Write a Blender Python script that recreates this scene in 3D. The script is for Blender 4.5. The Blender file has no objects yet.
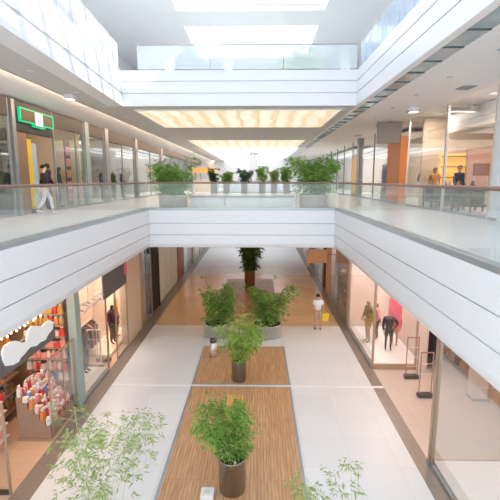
import bpy, math, random
from mathutils import Vector, Matrix
PI = math.pi
scn = bpy.context.scene
COL = scn.collection

# ------------------------------------------------------------------ materials
def nodes_of(m):
    m.use_nodes = True
    nt = m.node_tree
    return nt, nt.nodes, nt.links

def mat(name, col, rough=.5, metal=0., emit=0., var=.06, scale=6., ecol=None, spec=.5, bump=0.):
    m = bpy.data.materials.new(name)
    nt, N, L = nodes_of(m)
    b = N['Principled BSDF']
    b.inputs['Roughness'].default_value = rough
    b.inputs['Metallic'].default_value = metal
    b.inputs['Specular IOR Level'].default_value = spec
    tc = N.new('ShaderNodeTexCoord'); nz = N.new('ShaderNodeTexNoise')
    nz.inputs['Scale'].default_value = scale; nz.inputs['Detail'].default_value = 3
    L.new(tc.outputs['Object'], nz.inputs['Vector'])
    mx = N.new('ShaderNodeMix'); mx.data_type = 'RGBA'
    mx.inputs['A'].default_value = tuple(max(0, c * (1 - var)) for c in col) + (1,)
    mx.inputs['B'].default_value = tuple(min(1, c * (1 + var)) for c in col) + (1,)
    L.new(nz.outputs['Fac'], mx.inputs['Factor'])
    L.new(mx.outputs['Result'], b.inputs['Base Color'])
    if emit:
        b.inputs['Emission Color'].default_value = tuple(ecol or col) + (1,)
        b.inputs['Emission Strength'].default_value = emit
    if bump:
        bp = N.new('ShaderNodeBump'); bp.inputs['Strength'].default_value = bump
        L.new(nz.outputs['Fac'], bp.inputs['Height']); L.new(bp.outputs['Normal'], b.inputs['Normal'])
    return m

def tile_mat(name, col, grout, w, h, rough=.25, mortar=.006, spec=.5, var=.03):
    m = mat(name, col, rough, spec=spec)
    nt, N, L = nodes_of(m)
    b = N['Principled BSDF']
    tc = N.new('ShaderNodeTexCoord'); br = N.new('ShaderNodeTexBrick')
    br.offset = 0; br.inputs['Scale'].default_value = 1
    br.inputs['Brick Width'].default_value = w; br.inputs['Row Height'].default_value = h
    br.inputs['Mortar Size'].default_value = mortar
    br.inputs['Color1'].default_value = tuple(c * (1 - var) for c in col) + (1,)
    br.inputs['Color2'].default_value = tuple(min(1, c * (1 + var)) for c in col) + (1,)
    br.inputs['Mortar'].default_value = tuple(grout) + (1,)
    L.new(tc.outputs['Object'], br.inputs['Vector'])
    L.new(br.outputs['Color'], b.inputs['Base Color'])
    return m

def wood_mat(name, c1, c2, gap, plank, rough=.4):
    m = mat(name, c1, rough)
    nt, N, L = nodes_of(m)
    b = N['Principled BSDF']
    tc = N.new('ShaderNodeTexCoord')
    mp = N.new('ShaderNodeMapping'); mp.inputs['Rotation'].default_value = (0, 0, PI / 2)
    L.new(tc.outputs['Object'], mp.inputs['Vector'])
    br = N.new('ShaderNodeTexBrick'); br.offset = .37; br.inputs['Scale'].default_value = 1
    br.inputs['Brick Width'].default_value = 1.9; br.inputs['Row Height'].default_value = plank
    br.inputs['Mortar Size'].default_value = .006
    br.inputs['Color1'].default_value = tuple(c1) + (1,)
    br.inputs['Color2'].default_value = tuple(c2) + (1,)
    br.inputs['Mortar'].default_value = tuple(gap) + (1,)
    L.new(mp.outputs['Vector'], br.inputs['Vector'])
    mp2 = N.new('ShaderNodeMapping'); mp2.inputs['Scale'].default_value = (22, .9, 1)
    L.new(tc.outputs['Object'], mp2.inputs['Vector'])
    nz = N.new('ShaderNodeTexNoise'); nz.inputs['Scale'].default_value = 1.6; nz.inputs['Detail'].default_value = 4
    L.new(mp2.outputs['Vector'], nz.inputs['Vector'])
    rp = N.new('ShaderNodeValToRGB')
    rp.color_ramp.elements[0].position = .25; rp.color_ramp.elements[0].color = (.62, .58, .52, 1)
    rp.color_ramp.elements[1].position = .75; rp.color_ramp.elements[1].color = (1.2, 1.2, 1.2, 1)
    L.new(nz.outputs['Fac'], rp.inputs['Fac'])
    mx = N.new('ShaderNodeMix'); mx.data_type = 'RGBA'; mx.blend_type = 'MULTIPLY'; mx.inputs['Factor'].default_value = 1
    L.new(br.outputs['Color'], mx.inputs['A']); L.new(rp.outputs['Color'], mx.inputs['B'])
    L.new(mx.outputs['Result'], b.inputs['Base Color'])
    return m

def glass_mat(name, tint=(.95, .98, .97), refl=.10, haze=0., hazecol=(.9, .93, .95), edge=.55, rough=.02, streak=False):
    m = bpy.data.materials.new(name)
    nt, N, L = nodes_of(m)
    N.remove(N['Principled BSDF'])
    out = N['Material Output']
    tr = N.new('ShaderNodeBsdfTransparent'); tr.inputs['Color'].default_value = tuple(tint) + (1,)
    gl = N.new('ShaderNodeBsdfGlossy'); gl.inputs['Roughness'].default_value = rough
    gl.inputs['Color'].default_value = (.95, .97, .98, 1)
    lw = N.new('ShaderNodeLayerWeight'); lw.inputs['Blend'].default_value = .3
    mr = N.new('ShaderNodeMapRange'); mr.inputs['To Min'].default_value = refl; mr.inputs['To Max'].default_value = edge
    L.new(lw.outputs['Fresnel'], mr.inputs['Value'])
    mx = N.new('ShaderNodeMixShader')
    L.new(mr.outputs['Result'], mx.inputs['Fac']); L.new(tr.outputs[0], mx.inputs[1]); L.new(gl.outputs[0], mx.inputs[2])
    last = mx
    if haze:
        df = N.new('ShaderNodeBsdfDiffuse'); df.inputs['Color'].default_value = tuple(hazecol) + (1,)
        tl = N.new('ShaderNodeBsdfTranslucent'); tl.inputs['Color'].default_value = tuple(hazecol) + (1,)
        m2 = N.new('ShaderNodeMixShader'); m2.inputs['Fac'].default_value = .45
        L.new(df.outputs[0], m2.inputs[1]); L.new(tl.outputs[0], m2.inputs[2])
        m3 = N.new('ShaderNodeMixShader'); m3.inputs['Fac'].default_value = haze
        if streak:
            tc = N.new('ShaderNodeTexCoord'); mp = N.new('ShaderNodeMapping')
            mp.inputs['Scale'].default_value = (2.2, 2.2, .25)
            L.new(tc.outputs['Object'], mp.inputs['Vector'])
            nz = N.new('ShaderNodeTexNoise'); nz.inputs['Scale'].default_value = 1.2
            L.new(mp.outputs['Vector'], nz.inputs['Vector'])
            r2 = N.new('ShaderNodeMapRange'); r2.inputs['From Min'].default_value = .3; r2.inputs['From Max'].default_value = .7
            r2.inputs['To Min'].default_value = haze * .45; r2.inputs['To Max'].default_value = min(1, haze * 1.4)
            L.new(nz.outputs['Fac'], r2.inputs['Value']); L.new(r2.outputs['Result'], m3.inputs['Fac'])
        L.new(mx.outputs[0], m3.inputs[1]); L.new(m2.outputs[0], m3.inputs[2])
        last = m3
    L.new(last.outputs[0], out.inputs['Surface'])
    return m

def leaf_mat(name, c1, c2):
    m = bpy.data.materials.new(name)
    nt, N, L = nodes_of(m)
    b = N['Principled BSDF']; b.inputs['Roughness'].default_value = .5
    b.inputs['Specular IOR Level'].default_value = .25
    g = N.new('ShaderNodeNewGeometry'); mx = N.new('ShaderNodeMix'); mx.data_type = 'RGBA'
    mx.inputs['A'].default_value = tuple(c1) + (1,); mx.inputs['B'].default_value = tuple(c2) + (1,)
    L.new(g.outputs['Random Per Island'], mx.inputs['Factor']); L.new(mx.outputs['Result'], b.inputs['Base Color'])
    tl = N.new('ShaderNodeBsdfTranslucent'); L.new(mx.outputs['Result'], tl.inputs['Color'])
    ms = N.new('ShaderNodeMixShader'); ms.inputs['Fac'].default_value = .35
    L.new(b.outputs[0], ms.inputs[1]); L.new(tl.outputs[0], ms.inputs[2])
    L.new(ms.outputs[0], N['Material Output'].inputs['Surface'])
    return m

def lamp_panel_mat(name, strength, warm=False):
    # backlit ceiling panels: pale cells crossed by warm timber-coloured bands
    m = bpy.data.materials.new(name)
    nt, N, L = nodes_of(m)
    b = N['Principled BSDF']; b.inputs['Base Color'].default_value = (.8, .7, .5, 1)
    tc = N.new('ShaderNodeTexCoord')
    wv = N.new('ShaderNodeTexWave'); wv.inputs['Scale'].default_value = .42; wv.inputs['Distortion'].default_value = 3.5
    wv.inputs['Detail'].default_value = 2; wv.inputs['Detail Scale'].default_value = 1.2
    L.new(tc.outputs['Object'], wv.inputs['Vector'])
    rp = N.new('ShaderNodeValToRGB')
    e = rp.color_ramp.elements
    if warm: pass
    e[0].position = .05; e[0].color = (.80, .60, .37, 1)
    e[1].position = .6; e[1].color = (.98, .91, .78, 1)
    if warm: e[0].color = (.9, .42, .12, 1); e[1].color = (1, .56, .20, 1)
    L.new(wv.outputs['Fac'], rp.inputs['Fac'])
    br = N.new('ShaderNodeTexBrick'); br.offset = 0; br.inputs['Scale'].default_value = 1
    br.inputs['Brick Width'].default_value = .8; br.inputs['Row Height'].default_value = 1.25
    br.inputs['Mortar Size'].default_value = .025
    br.inputs['Color1'].default_value = (1, 1, 1, 1); br.inputs['Color2'].default_value = (.86, .84, .8, 1)
    br.inputs['Mortar'].default_value = (.72, .6, .42, 1)
    L.new(tc.outputs['Object'], br.inputs['Vector'])
    mx = N.new('ShaderNodeMix'); mx.data_type = 'RGBA'; mx.blend_type = 'MULTIPLY'; mx.inputs['Factor'].default_value = 1
    L.new(rp.outputs['Color'], mx.inputs['A']); L.new(br.outputs['Color'], mx.inputs['B'])
    L.new(mx.outputs['Result'], b.inputs['Emission Color'])
    b.inputs['Emission Strength'].default_value = strength
    return m

M = {}
M['white'] = mat('white_paint', (.82, .83, .85), .45, var=.02)
M['fascia'] = mat('fascia_panel', (.78, .80, .84), .35, var=.02)
M['groove'] = mat('groove_grey', (.42, .44, .47), .6)
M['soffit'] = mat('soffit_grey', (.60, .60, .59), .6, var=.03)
M['ceiling'] = mat('ceiling_paint', (.84, .80, .78), .6, var=.03)
M['floor'] = tile_mat('pale_floor_tile', (.715, .74, .77), (.62, .62, .63), 1.2, 1.2, .34, spec=.3)
M['glowfloor'] = tile_mat('glow_tinted_tile', (.66, .49, .32), (.6, .44, .28), 1.2, 1.2, .22, var=.06)  # tan tint stands in for the warm glow on the floor under the bridge
M['upfloor'] = tile_mat('pale_gallery_tile', (.84, .85, .87), (.74, .75, .77), .9, .9, .25)
M['border'] = tile_mat('brown_grey_stone', (.25, .215, .19), (.18, .16, .15), .6, .6, .3)
M['shopfloor'] = tile_mat('warm_shop_tile', (.62, .45, .33), (.5, .36, .27), .6, .6, .3)
M['deck'] = wood_mat('deck_planks', (.55, .32, .175), (.62, .385, .22), (.36, .19, .10), .085)
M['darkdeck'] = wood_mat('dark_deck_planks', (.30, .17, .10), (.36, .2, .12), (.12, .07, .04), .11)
M['yellowwood'] = wood_mat('yellow_wood', (.75, .45, .13), (.8, .52, .18), (.5, .3, .1), .09)
M['rail'] = mat('reddish_wood_rail', (.22, .12, .10), .35)
M['steel'] = mat('brushed_steel', (.82, .80, .78), .35, .75, var=.12, scale=14)
M['shoe'] = mat('grey_metal_shoe', (.42, .46, .48), .35, .6)
M['darksteel'] = mat('dark_steel', (.12, .12, .12), .35, .7)
M['steeldark'] = mat('dull_steel', (.52, .49, .45), .3, 1., var=.12, scale=14)
M['bronze'] = mat('bronze_frame', (.50, .37, .28), .35, .5)
M['greymetal'] = mat('grey_metal', (.33, .35, .36), .4, .3)
M['teal'] = mat('pale_teal_paint', (.36, .47, .46), .4)
M['soil'] = mat('soil', (.05, .035, .025), .9, var=.4, scale=40)
M['stem'] = mat('bamboo_stem', (.22, .25, .08), .5)
M['stempale'] = mat('bamboo_stem_pale', (.50, .56, .34), .5)
M['leaf'] = leaf_mat('bamboo_leaf', (.11, .28, .05), (.36, .56, .14))
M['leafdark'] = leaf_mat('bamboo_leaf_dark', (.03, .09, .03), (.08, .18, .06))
M['leaflight'] = leaf_mat('bamboo_leaf_light', (.22, .40, .06), (.46, .62, .16))
M['leafpale'] = leaf_mat('bamboo_leaf_pale', (.24, .36, .10), (.48, .58, .27))
M['glass'] = glass_mat('balustrade_glass', (.965, .988, .985), .03, .02, edge=.24)
M['shopglass'] = glass_mat('shop_glass', (.97, .98, .98), .045, edge=.34)
M['upglass'] = glass_mat('gallery_shop_glass', (.94, .96, .95), .045, edge=.22)
M['hazeglass'] = glass_mat('sun_glare_glass', (.97, .98, 1), .05, .8, (.92, .94, .97), streak=True)  # white haze and streaks put the sun's glare into the glass colour
M['skyglass'] = glass_mat('sky_haze_glass', (.90, .95, 1), .06, .7, (.74, .83, .93), streak=True)  # blue haze and streaks stand in for sky reflected in the panes
M['crossglass'] = glass_mat('white_haze_glass', (.93, .97, .98), .05, .35, (.88, .93, .95))  # whitish haze mixed in to wash out the view like bright glare
M['panelup'] = lamp_panel_mat('backlit_panel', .8)
M['paneldown'] = lamp_panel_mat('backlit_panel_warm', 1.05, True)
M['skylight'] = mat('skylight_glazing', (.9, .92, .95), .3, emit=3.5, ecol=(.96, .98, 1))
M['skylightfar'] = mat('far_skylight_glazing', (.9, .92, .95), .3, emit=1.9, ecol=(.96, .98, 1))
M['cove'] = mat('cove_lamp', (1, .7, .45), .4, emit=25., ecol=(1, .68, .46))
M['lamp'] = mat('lamp_face', (1, .95, .85), .4, emit=3., ecol=(1, .93, .82))
M['warmlamp'] = mat('warm_bulb', (1, .75, .4), .4, emit=5., ecol=(1, .72, .38))
M['green'] = mat('green_neon', (0, .5, .22), .4, emit=.55, ecol=(0.0, .75, .30))
M['black'] = mat('black_cloth', (.02, .02, .022), .7, var=.2)
M['charcoal'] = mat('charcoal', (.035, .036, .04), .5)
M['signgrey'] = mat('sign_grey', (.15, .14, .14), .5)
M['signtaupe'] = mat('sign_taupe', (.36, .32, .30), .5)
M['signtan'] = mat('sign_tan', (.66, .38, .24), .5)
M['signbrown'] = mat('sign_brown', (.12, .09, .05), .5)
M['cream'] = mat('cream_wall', (.80, .66, .52), .6)
M['pinkwall'] = mat('pale_pink_wall', (.80, .68, .62), .6)
M['salmon'] = mat('salmon_wall', (.72, .45, .36), .6)
M['orange'] = mat('orange_panel', (.80, .28, .09), .5)
M['amber'] = mat('amber_panel', (.85, .48, .12), .5, emit=.25, ecol=(1, .55, .15))
M['amberlit'] = mat('amber_backlit', (.9, .5, .12), .5, emit=1.2, ecol=(1, .50, .12))
M['brownwall'] = mat('brown_wall', (.30, .19, .11), .55)
M['umber'] = mat('umber_wood', (.36, .25, .18), .5)
M['glowwhite'] = mat('added_glow_white', (.85, .87, .9), .4, emit=.2, ecol=(.85, .92, 1))  # slight emission added to keep the sign emblems bright white
M['gold'] = mat('gold_goods', (.55, .33, .10), .35, .3, var=.4, scale=25)
M['pink'] = mat('pink_banner', (.90, .16, .25), .5)
M['red'] = mat('red', (.62, .06, .05), .45)
M['rose'] = mat('rose', (.78, .30, .27), .45)
M['blush'] = mat('blush', (.82, .58, .54), .45)
M['blue'] = mat('blue', (.15, .30, .62), .45)
M['yellow'] = mat('yellow', (.85, .62, .03), .5)
M['skin'] = mat('skin', (.55, .33, .23), .5)
M['mannequin'] = mat('mannequin_dark', (.05, .035, .03), .35)
M['mannequinpale'] = mat('mannequin_tan', (.36, .24, .16), .4)
M['hair'] = mat('dark_hair', (.025, .018, .015), .6)
M['tee'] = mat('white_cotton', (.82, .84, .88), .8)
M['khaki'] = mat('khaki_cotton', (.62, .46, .34), .8)
M['purple'] = mat('dark_purple_cloth', (.07, .035, .09), .8)
M['navy'] = mat('navy_cloth', (.04, .06, .14), .8)
M['greycloth'] = mat('grey_cloth', (.25, .24, .24), .8)
M['olive'] = mat('olive_cloth', (.16, .13, .08), .8)
M['ochre'] = mat('ochre_cloth', (.62, .35, .07), .8)
M['wine'] = mat('wine_cloth', (.10, .02, .04), .8)
M['violet'] = mat('violet_print', (.36, .22, .55), .5, var=.4, scale=5)
M['posterblue'] = mat('poster_blue', (.45, .62, .75), .5, var=.25)
M['posterdark'] = mat('poster_dark', (.06, .05, .07), .5)
M['slot'] = mat('ceiling_slot', (.38, .50, .54), .15, .1, var=.35, scale=2)
M['panelwhite'] = mat('pale_blue_grey_panel', (.60, .71, .78), .4)  # even pale blue-grey, no emission
M['gatetaupe'] = mat('gate_taupe', (.42, .30, .27), .35, .4)
M['shopfloorgrey'] = tile_mat('grey_shop_tile', (.60, .53, .49), (.5, .44, .41), .6, .6, .3)
M['shoplight'] = mat('shop_ceiling', (.8, .74, .68), .6)
M['rosewood'] = mat('rosewood', (.33, .14, .10), .5)

# ------------------------------------------------------------------ geometry
class G:
    def __init__(s): s.v = []; s.f = []; s.sm = []
    def add(s, vs, fs, smooth=False):
        n = len(s.v); s.v += [tuple(v) for v in vs]
        s.f += [tuple(i + n for i in f) for f in fs]; s.sm += [smooth] * len(fs); return s
    def box(s, x0, x1, y0, y1, z0, z1):
        return s.add([(x0, y0, z0), (x1, y0, z0), (x1, y1, z0), (x0, y1, z0), (x0, y0, z1), (x1, y0, z1), (x1, y1, z1), (x0, y1, z1)],
                     [(0, 3, 2, 1), (4, 5, 6, 7), (0, 1, 5, 4), (1, 2, 6, 5), (2, 3, 7, 6), (3, 0, 4, 7)])
    def rings(s, rs, close=True, cap0=True, cap1=True, smooth=True):
        n = len(rs[0]); vs = [p for r in rs for p in r]; fs = []
        for k in range(len(rs) - 1):
            for i in range(n):
                j = (i + 1) % n
                fs.append((k * n + i, k * n + j, (k + 1) * n + j, (k + 1) * n + i))
        b = len(s.v); s.add(vs, fs, smooth)
        if cap0: s.f.append(tuple(b + i for i in reversed(range(n)))); s.sm.append(False)
        if cap1: s.f.append(tuple(b + (len(rs) - 1) * n + i for i in range(n))); s.sm.append(False)
        return s
    def lathe(s, cx, cy, prof, n=24, cap0=True, cap1=True):
        return s.rings([[(cx + r * math.cos(2 * PI * i / n), cy + r * math.sin(2 * PI * i / n), z) for i in range(n)] for r, z in prof], cap0=cap0, cap1=cap1)
    def tube(s, pts, r, n=6):
        pts = [Vector(p) for p in pts]; rs = []
        for k, p in enumerate(pts):
            d = (pts[min(k + 1, len(pts) - 1)] - pts[max(k - 1, 0)]).normalized()
            a = d.orthogonal().normalized() if k == 0 else (a - d * a.dot(d)).normalized()
            b = d.cross(a); rr = r[k] if isinstance(r, (list, tuple)) else r
            rs.append([p + (a * math.cos(2 * PI * i / n) + b * math.sin(2 * PI * i / n)) * rr for i in range(n)])
        return s.rings(rs)
    def prism(s, poly, fn0, fn1):
        return s.rings([[fn0(*p) for p in poly], [fn1(*p) for p in poly]], smooth=False)
    def ball(s, c, rx, ry, rz, nu=14, nv=8, z0=-1., z1=1.):
        rs = []
        for k in range(nv + 1):
            t = z0 + (z1 - z0) * k / nv; t = max(-.995, min(.995, math.sin(t * PI / 2)))
            q = math.sqrt(1 - t * t)
            rs.append([(c[0] + rx * q * math.cos(2 * PI * i / nu), c[1] + ry * q * math.sin(2 * PI * i / nu), c[2] + rz * t) for i in range(nu)])
        return s.rings(rs)
    def build(s, name, m, parent=None, loc=None, bevel=0.):
        me = bpy.data.meshes.new(name)
        off = Vector(loc) if loc is not None else Vector((0, 0, 0))
        if parent is not None:
            p = parent; 
            while p is not None: off = off + p.location; p = p.parent
        me.from_pydata([tuple(Vector(v) - off) for v in s.v], [], s.f)
        me.polygons.foreach_set('use_smooth', s.sm)
        me.update()
        import bmesh
        bm = bmesh.new(); bm.from_mesh(me); bmesh.ops.recalc_face_normals(bm, faces=bm.faces)
        if bevel: bmesh.ops.bevel(bm, geom=[e for e in bm.edges if len(e.link_faces) == 2 and e.calc_face_angle() > .7], offset=bevel, segments=2, affect='EDGES', profile=.5)
        bm.to_mesh(me); bm.free()
        me.materials.append(M[m])
        o = bpy.data.objects.new(name, me); COL.objects.link(o)
        if loc is not None: o.location = loc
        if parent is not None: o.parent = parent
        return o

def tag(o, label, cat, group=None):
    o['label'] = label; o['category'] = cat
    if group: o['group'] = group
    return o
def struct(name, g, m, bevel=0.):
    o = g.build(name, m, bevel=bevel); o['kind'] = 'structure'; return o
def thing(name, label, cat, loc, group=None):
    o = bpy.data.objects.new(name, None); COL.objects.link(o); o.location = loc; o.empty_display_size = .1
    return tag(o, label, cat, group)
def copy_tree(o, parent=None):
    c = o.copy(); COL.objects.link(c); c.parent = parent
    for ch in list(o.children): copy_tree(ch, c)
    return c
B = lambda *a: G().box(*a)

# ------------------------------------------------------------------ camera
def setup_camera():
    f = 420.; VX = 258.; VY = 180.
    pitch = math.atan2(250 - VY, f); yaw = math.atan2((VX - 250) * math.cos(pitch), f)
    cam = bpy.data.cameras.new('camera'); o = bpy.data.objects.new('camera', cam); COL.objects.link(o)
    cam.sensor_fit = 'HORIZONTAL'; cam.sensor_width = 36; cam.lens = 36 * f / 500
    cam.clip_start = .05; cam.clip_end = 300
    o.location = (0, 0, 1.15); o.rotation_euler = (PI / 2 - pitch, 0, yaw)
    scn.camera = o
setup_camera()
scn.view_settings.view_transform = 'Standard'; scn.view_settings.look = 'None'
scn.view_settings.gamma = 1; scn.view_settings.use_curve_mapping = False
scn.view_settings.exposure = 0.0
scn.cycles.transparent_max_bounces = 24
scn.cycles.max_bounces = 8

# ------------------------------------------------------------------ light
w = bpy.data.worlds.new('sky'); scn.world = w; w.use_nodes = True
w.node_tree.nodes['Background'].inputs['Color'].default_value = (.86, .94, 1, 1)
w.node_tree.nodes['Background'].inputs['Strength'].default_value = 2.25
def sun(d, e, ang=.6):
    l = bpy.data.lights.new('sun', 'SUN'); l.energy = e; l.angle = math.radians(ang); l.color = (1, .97, .92)
    o = bpy.data.objects.new('sun', l); COL.objects.link(o); o.location = (3, 5, 14)
    o.rotation_euler = Vector(d).to_track_quat('-Z', 'Y').to_euler()
sun((-1, .5, -1), 5.)
def area(name, loc, sx, sy, power, col=(1, 1, 1), rot=(0, 0, 0)):
    l = bpy.data.lights.new(name, 'AREA'); l.shape = 'RECTANGLE'; l.size = sx; l.size_y = sy; l.energy = power; l.color = col
    o = bpy.data.objects.new(name, l); COL.objects.link(o); o.location = loc; o.rotation_euler = rot; return o

# ------------------------------------------------------------------ setting
VL, VR, BY, BE = -4.25, 3.0, 16.2, 38.5        # void edges, bridge front and back
LZ = -6.
SL, SR = -5.65, 4.42                            # lower shopfronts
UL, UR = -7.8, 6.8                              # gallery shopfronts
YE = 62.
struct('floor', B(-5.15, 4.03, 1, 20.0, LZ - .2, LZ), 'floor')
struct('floor_under_bridge', B(-5.15, 4.03, 20.0, 31.5, LZ - .2, LZ), 'glowfloor')
struct('floor_far', B(-5.15, 4.03, 31.5, YE, LZ - .2, LZ), 'floor')
struct('floor_border_left', B(SL, -5.15, 1, YE, LZ - .2, LZ), 'border')
struct('floor_border_right', B(4.03, SR, 1, YE, LZ - .2, LZ), 'border')
struct('floor_left_shops', B(-12, SL, 1, YE, LZ - .2, LZ), 'shopfloor')
struct('floor_right_shops', B(SR, 11, 1, YE, LZ - .2, LZ), 'shopfloorgrey')
struct('trim_1', B(-5.15, 4.4, 13.72, 13.84, LZ, LZ + .012), 'white')         # expansion joint across the mall
# gallery slabs
struct('floor_gallery_left', B(-13, VL, -1, YE, -1.3, 0), 'upfloor')
struct('floor_gallery_right', B(VR, 13, -1, YE, -1.3, 0), 'upfloor')
struct('floor_bridge', B(VL, VR, BY, BE, -1.3, 0), 'upfloor')
struct('ceiling_left_arcade', B(-13, VL, -1, YE, -1.42, -1.3), 'ceiling')
struct('ceiling_right_arcade', B(VR, 13, -1, YE, -1.42, -1.3), 'ceiling')
struct('ceiling_under_bridge', B(VL, VR, BY, BE, -1.42, -1.3), 'ceiling')

def fascia_run(name, p0, p1, out, zs, m='fascia', th=.05, gap=.022, lip=.10):
    # horizontal panels with open joints, last one with a rounded lower edge; zs top -> bottom
    p0 = Vector((p0[0], p0[1], 0)); p1 = Vector((p1[0], p1[1], 0)); o = Vector((out[0], out[1], 0)).normalized()
    g = G()
    for i in range(len(zs) - 1):
        a, b = zs[i] - (gap / 2 if i else 0), zs[i + 1] + (gap / 2 if i < len(zs) - 2 else 0)
        if i == len(zs) - 2 and lip:
            prof = [(0, a), (th, a), (th, b + lip * 1.6), (th - lip * .12, b + lip), (th - lip * .4, b + lip * .4), (-lip * .1, b), (-lip * .6, b)]
            prof = [(q if q != -lip * .6 else -lip * .6, z) for q, z in prof]
        else:
            prof = [(0, a), (th, a), (th, b), (0, b)]
        g.prism(prof, lambda q, z: p0 + o * q + Vector((0, 0, z)), lambda q, z: p1 + o * q + Vector((0, 0, z)))
    s_ = struct(name, g, m)
    # dark backing seen in the joints
    return s_
ZF = [0.0, -.50, -.95, -1.45]
fascia_run('trim_2', (VL - .0, -1), (VL, BY), (1, 0), ZF)
fascia_run('trim_3', (VR, -1), (VR, BY), (-1, 0), ZF)
fascia_run('trim_4', (VL, BY), (VR, BY), (0, -1), ZF)
fascia_run('trim_5', (VL, BE), (VR, BE), (0, 1), ZF)
# ---- third level
ZL0, ZL1 = 3.85, 5.10
def TLX(y): return -4.61 - (y - 7.95) * .057
g = G(); pl = [(TLX(-1), -1), (TLX(BY), BY), (-5.08, YE), (-13, YE), (-13, -1)]
g.prism(pl, lambda x, y: (x, y, ZL0 + .12), lambda x, y: (x, y, ZL1)); struct('floor_upper_gallery_left', g, 'white')
struct('floor_upper_gallery_right', B(3.65, 13, -1, YE, ZL0 + .12, ZL1), 'white')
struct('floor_upper_bridge', B(-5.08, 3.65, BY, 36.6, ZL0 + .12, ZL1), 'white')
ZT = [ZL1, 4.72, 4.30, ZL0]
fascia_run('trim_6', (TLX(-1), -1), (TLX(BY), BY), (1, .057), [ZL1, 4.30, ZL0], lip=0, gap=.09)
fascia_run('trim_7', (3.65, -1), (3.65, BY), (-1, 0), ZT, lip=0, gap=.03)
fascia_run('trim_8', (-5.08, BY), (3.65, BY), (0, -1), [ZL1, 4.72, 4.30, ZL0], lip=0, gap=.03)
# soffits under the third level
g = G(); pl = [(TLX(-1), -1), (TLX(BY), BY), (TLX(BY) - .5, BY), (TLX(-1) - .5, -1)]
g.prism(pl, lambda x, y: (x, y, ZL0), lambda x, y: (x, y, ZL0 + .12)); struct('trim_9', g, 'white')
g = G(); pl = [(TLX(-1) - .5, -1), (TLX(BY) - .5, BY), (TLX(BY) - .5, YE), (-6.35, YE), (-6.35, -1)]
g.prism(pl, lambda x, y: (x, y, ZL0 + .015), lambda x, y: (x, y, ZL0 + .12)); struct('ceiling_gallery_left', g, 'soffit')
g = G(); g.prism([(-6.45, ZL0 + .13), (UL - .2, 3.70), (UL - .2, 3.9), (-6.45, ZL0 + .25)], lambda x, z: (x, -1, z), lambda x, z: (x, YE, z))
struct('ceiling_gallery_left_lit', g, 'white')
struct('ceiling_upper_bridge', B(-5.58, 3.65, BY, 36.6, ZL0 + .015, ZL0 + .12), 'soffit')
cv = thing('cove_light', 'long warm linear light in the ceiling above the left gallery', 'light', (-6.36, 8, ZL0 + .06))
B(-6.40, -6.352, 1, YE, ZL0 + .03, ZL0 + .1).build('diffuser', 'cove', cv)
B(-6.352, -6.33, 1, YE, ZL0 + .0, ZL0 + .05).build('lamp_rail', 'greymetal', cv)
struct('trim_10', B(3.62, 3.78, -1, 36.6, ZL0 - .01, ZL0 + .12), 'ceiling')
sl = thing('ceiling_slot_grille', 'dark glossy slot with cross bars along the right gallery ceiling', 'grille', (4, 8, ZL0))
B(3.78, 4.26, -1, 36.6, ZL0 + .03, ZL0 + .1).build('slot_glass', 'slot', sl)
for k in range(22):
    yy = 6.2 + k * 1.05
    B(3.78, 4.26, yy, yy + .035, ZL0 + .0, ZL0 + .03).build('cross_bar', 'darksteel', sl)
struct('ceiling_gallery_right', B(4.26, 13, -1, YE, ZL0 + .01, ZL0 + .12), 'ceiling')
struct('ceiling_far_edge', B(-5.58, -4.9, 36.6, YE, ZL0 + .0, ZL0 + .3), 'ceiling')

# far skylight over the next court
sk = thing('flat_skylight', 'bright flat skylight beyond the bridge, edged in white', 'skylight', (-.9, 50, 4.1))
B(-4.9, 3.65, 36.6, YE - .02, 4.2, 4.28).build('glazing', 'skylightfar', sk)
for k in range(5):
    xx = -4.9 + k * 1.95 + .3
    B(xx, xx + .05, 36.6, YE - .02, 4.12, 4.2).build('glazing_bar', 'white', sk)

# roof
struct('wall_right_sun_block', B(4.7, 5.0, -2, 17, 9.0, 13.1), 'white')  # added unseen wall, keeps the sun off all but the upper left
struct('ceiling_top_left', B(-13, -5.6, -1, YE, 9.0, 9.2), 'white')
struct('ceiling_top_right', B(4.7, 13, -1, YE, 9.0, 9.2), 'white')
g = G()
# top ceiling of the far gallery with two bright wells
W1, W2 = (16.9, 21.3), (23.35, 29.0)
g.box(-5.6, 4.7, 16.4, W1[0], 9.0, 9.25); g.box(-5.6, -3.85, W1[0], 36, 9.0, 9.25); g.box(3.1, 4.7, W1[0], 36, 9.0, 9.25)
g.box(-3.85, 3.1, W1[1], W2[0], 9.0, 9.25); g.box(-3.85, 3.1, W2[1], 36, 9.0, 9.25)
struct('ceiling_top_far', g, 'white')
g = G()
for (a, b) in (W1, W2):
    g.box(-3.95, -3.85, a, b, 9.25, 9.9); g.box(3.1, 3.2, a, b, 9.25, 9.9); g.box(-3.85, 3.1, b - .1, b, 9.25, 9.9)
struct('trim_11', g, 'white')
for (a, b) in (W1, W2):
    s2 = thing('roof_skylight', 'bright roof skylight nearest the void above the top gallery' if a < 20 else 'bright roof skylight farther back above the top gallery', 'skylight', (-.5, a, 9.9))
    B(-3.95, 3.2, a, b, 9.9, 9.98).build('glazing', 'skylight', s2)
rf = thing('roof_glazing_frame', 'white steel rafters of the glass roof over the void', 'roof frame', (-.5, 7, 9.3))
for k in range(15):
    yy = -1.5 + k * 1.25
    B(-5.6, 4.7, yy, yy + .16, 9.2, 9.5).build('rafter', 'white', rf)
for xx in (-4.3, -2.6, -.9, .8, 2.5):
    B(xx, xx + .07, -1.5, 16.4, 9.25, 9.4).build('purlin', 'white', rf)

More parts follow.
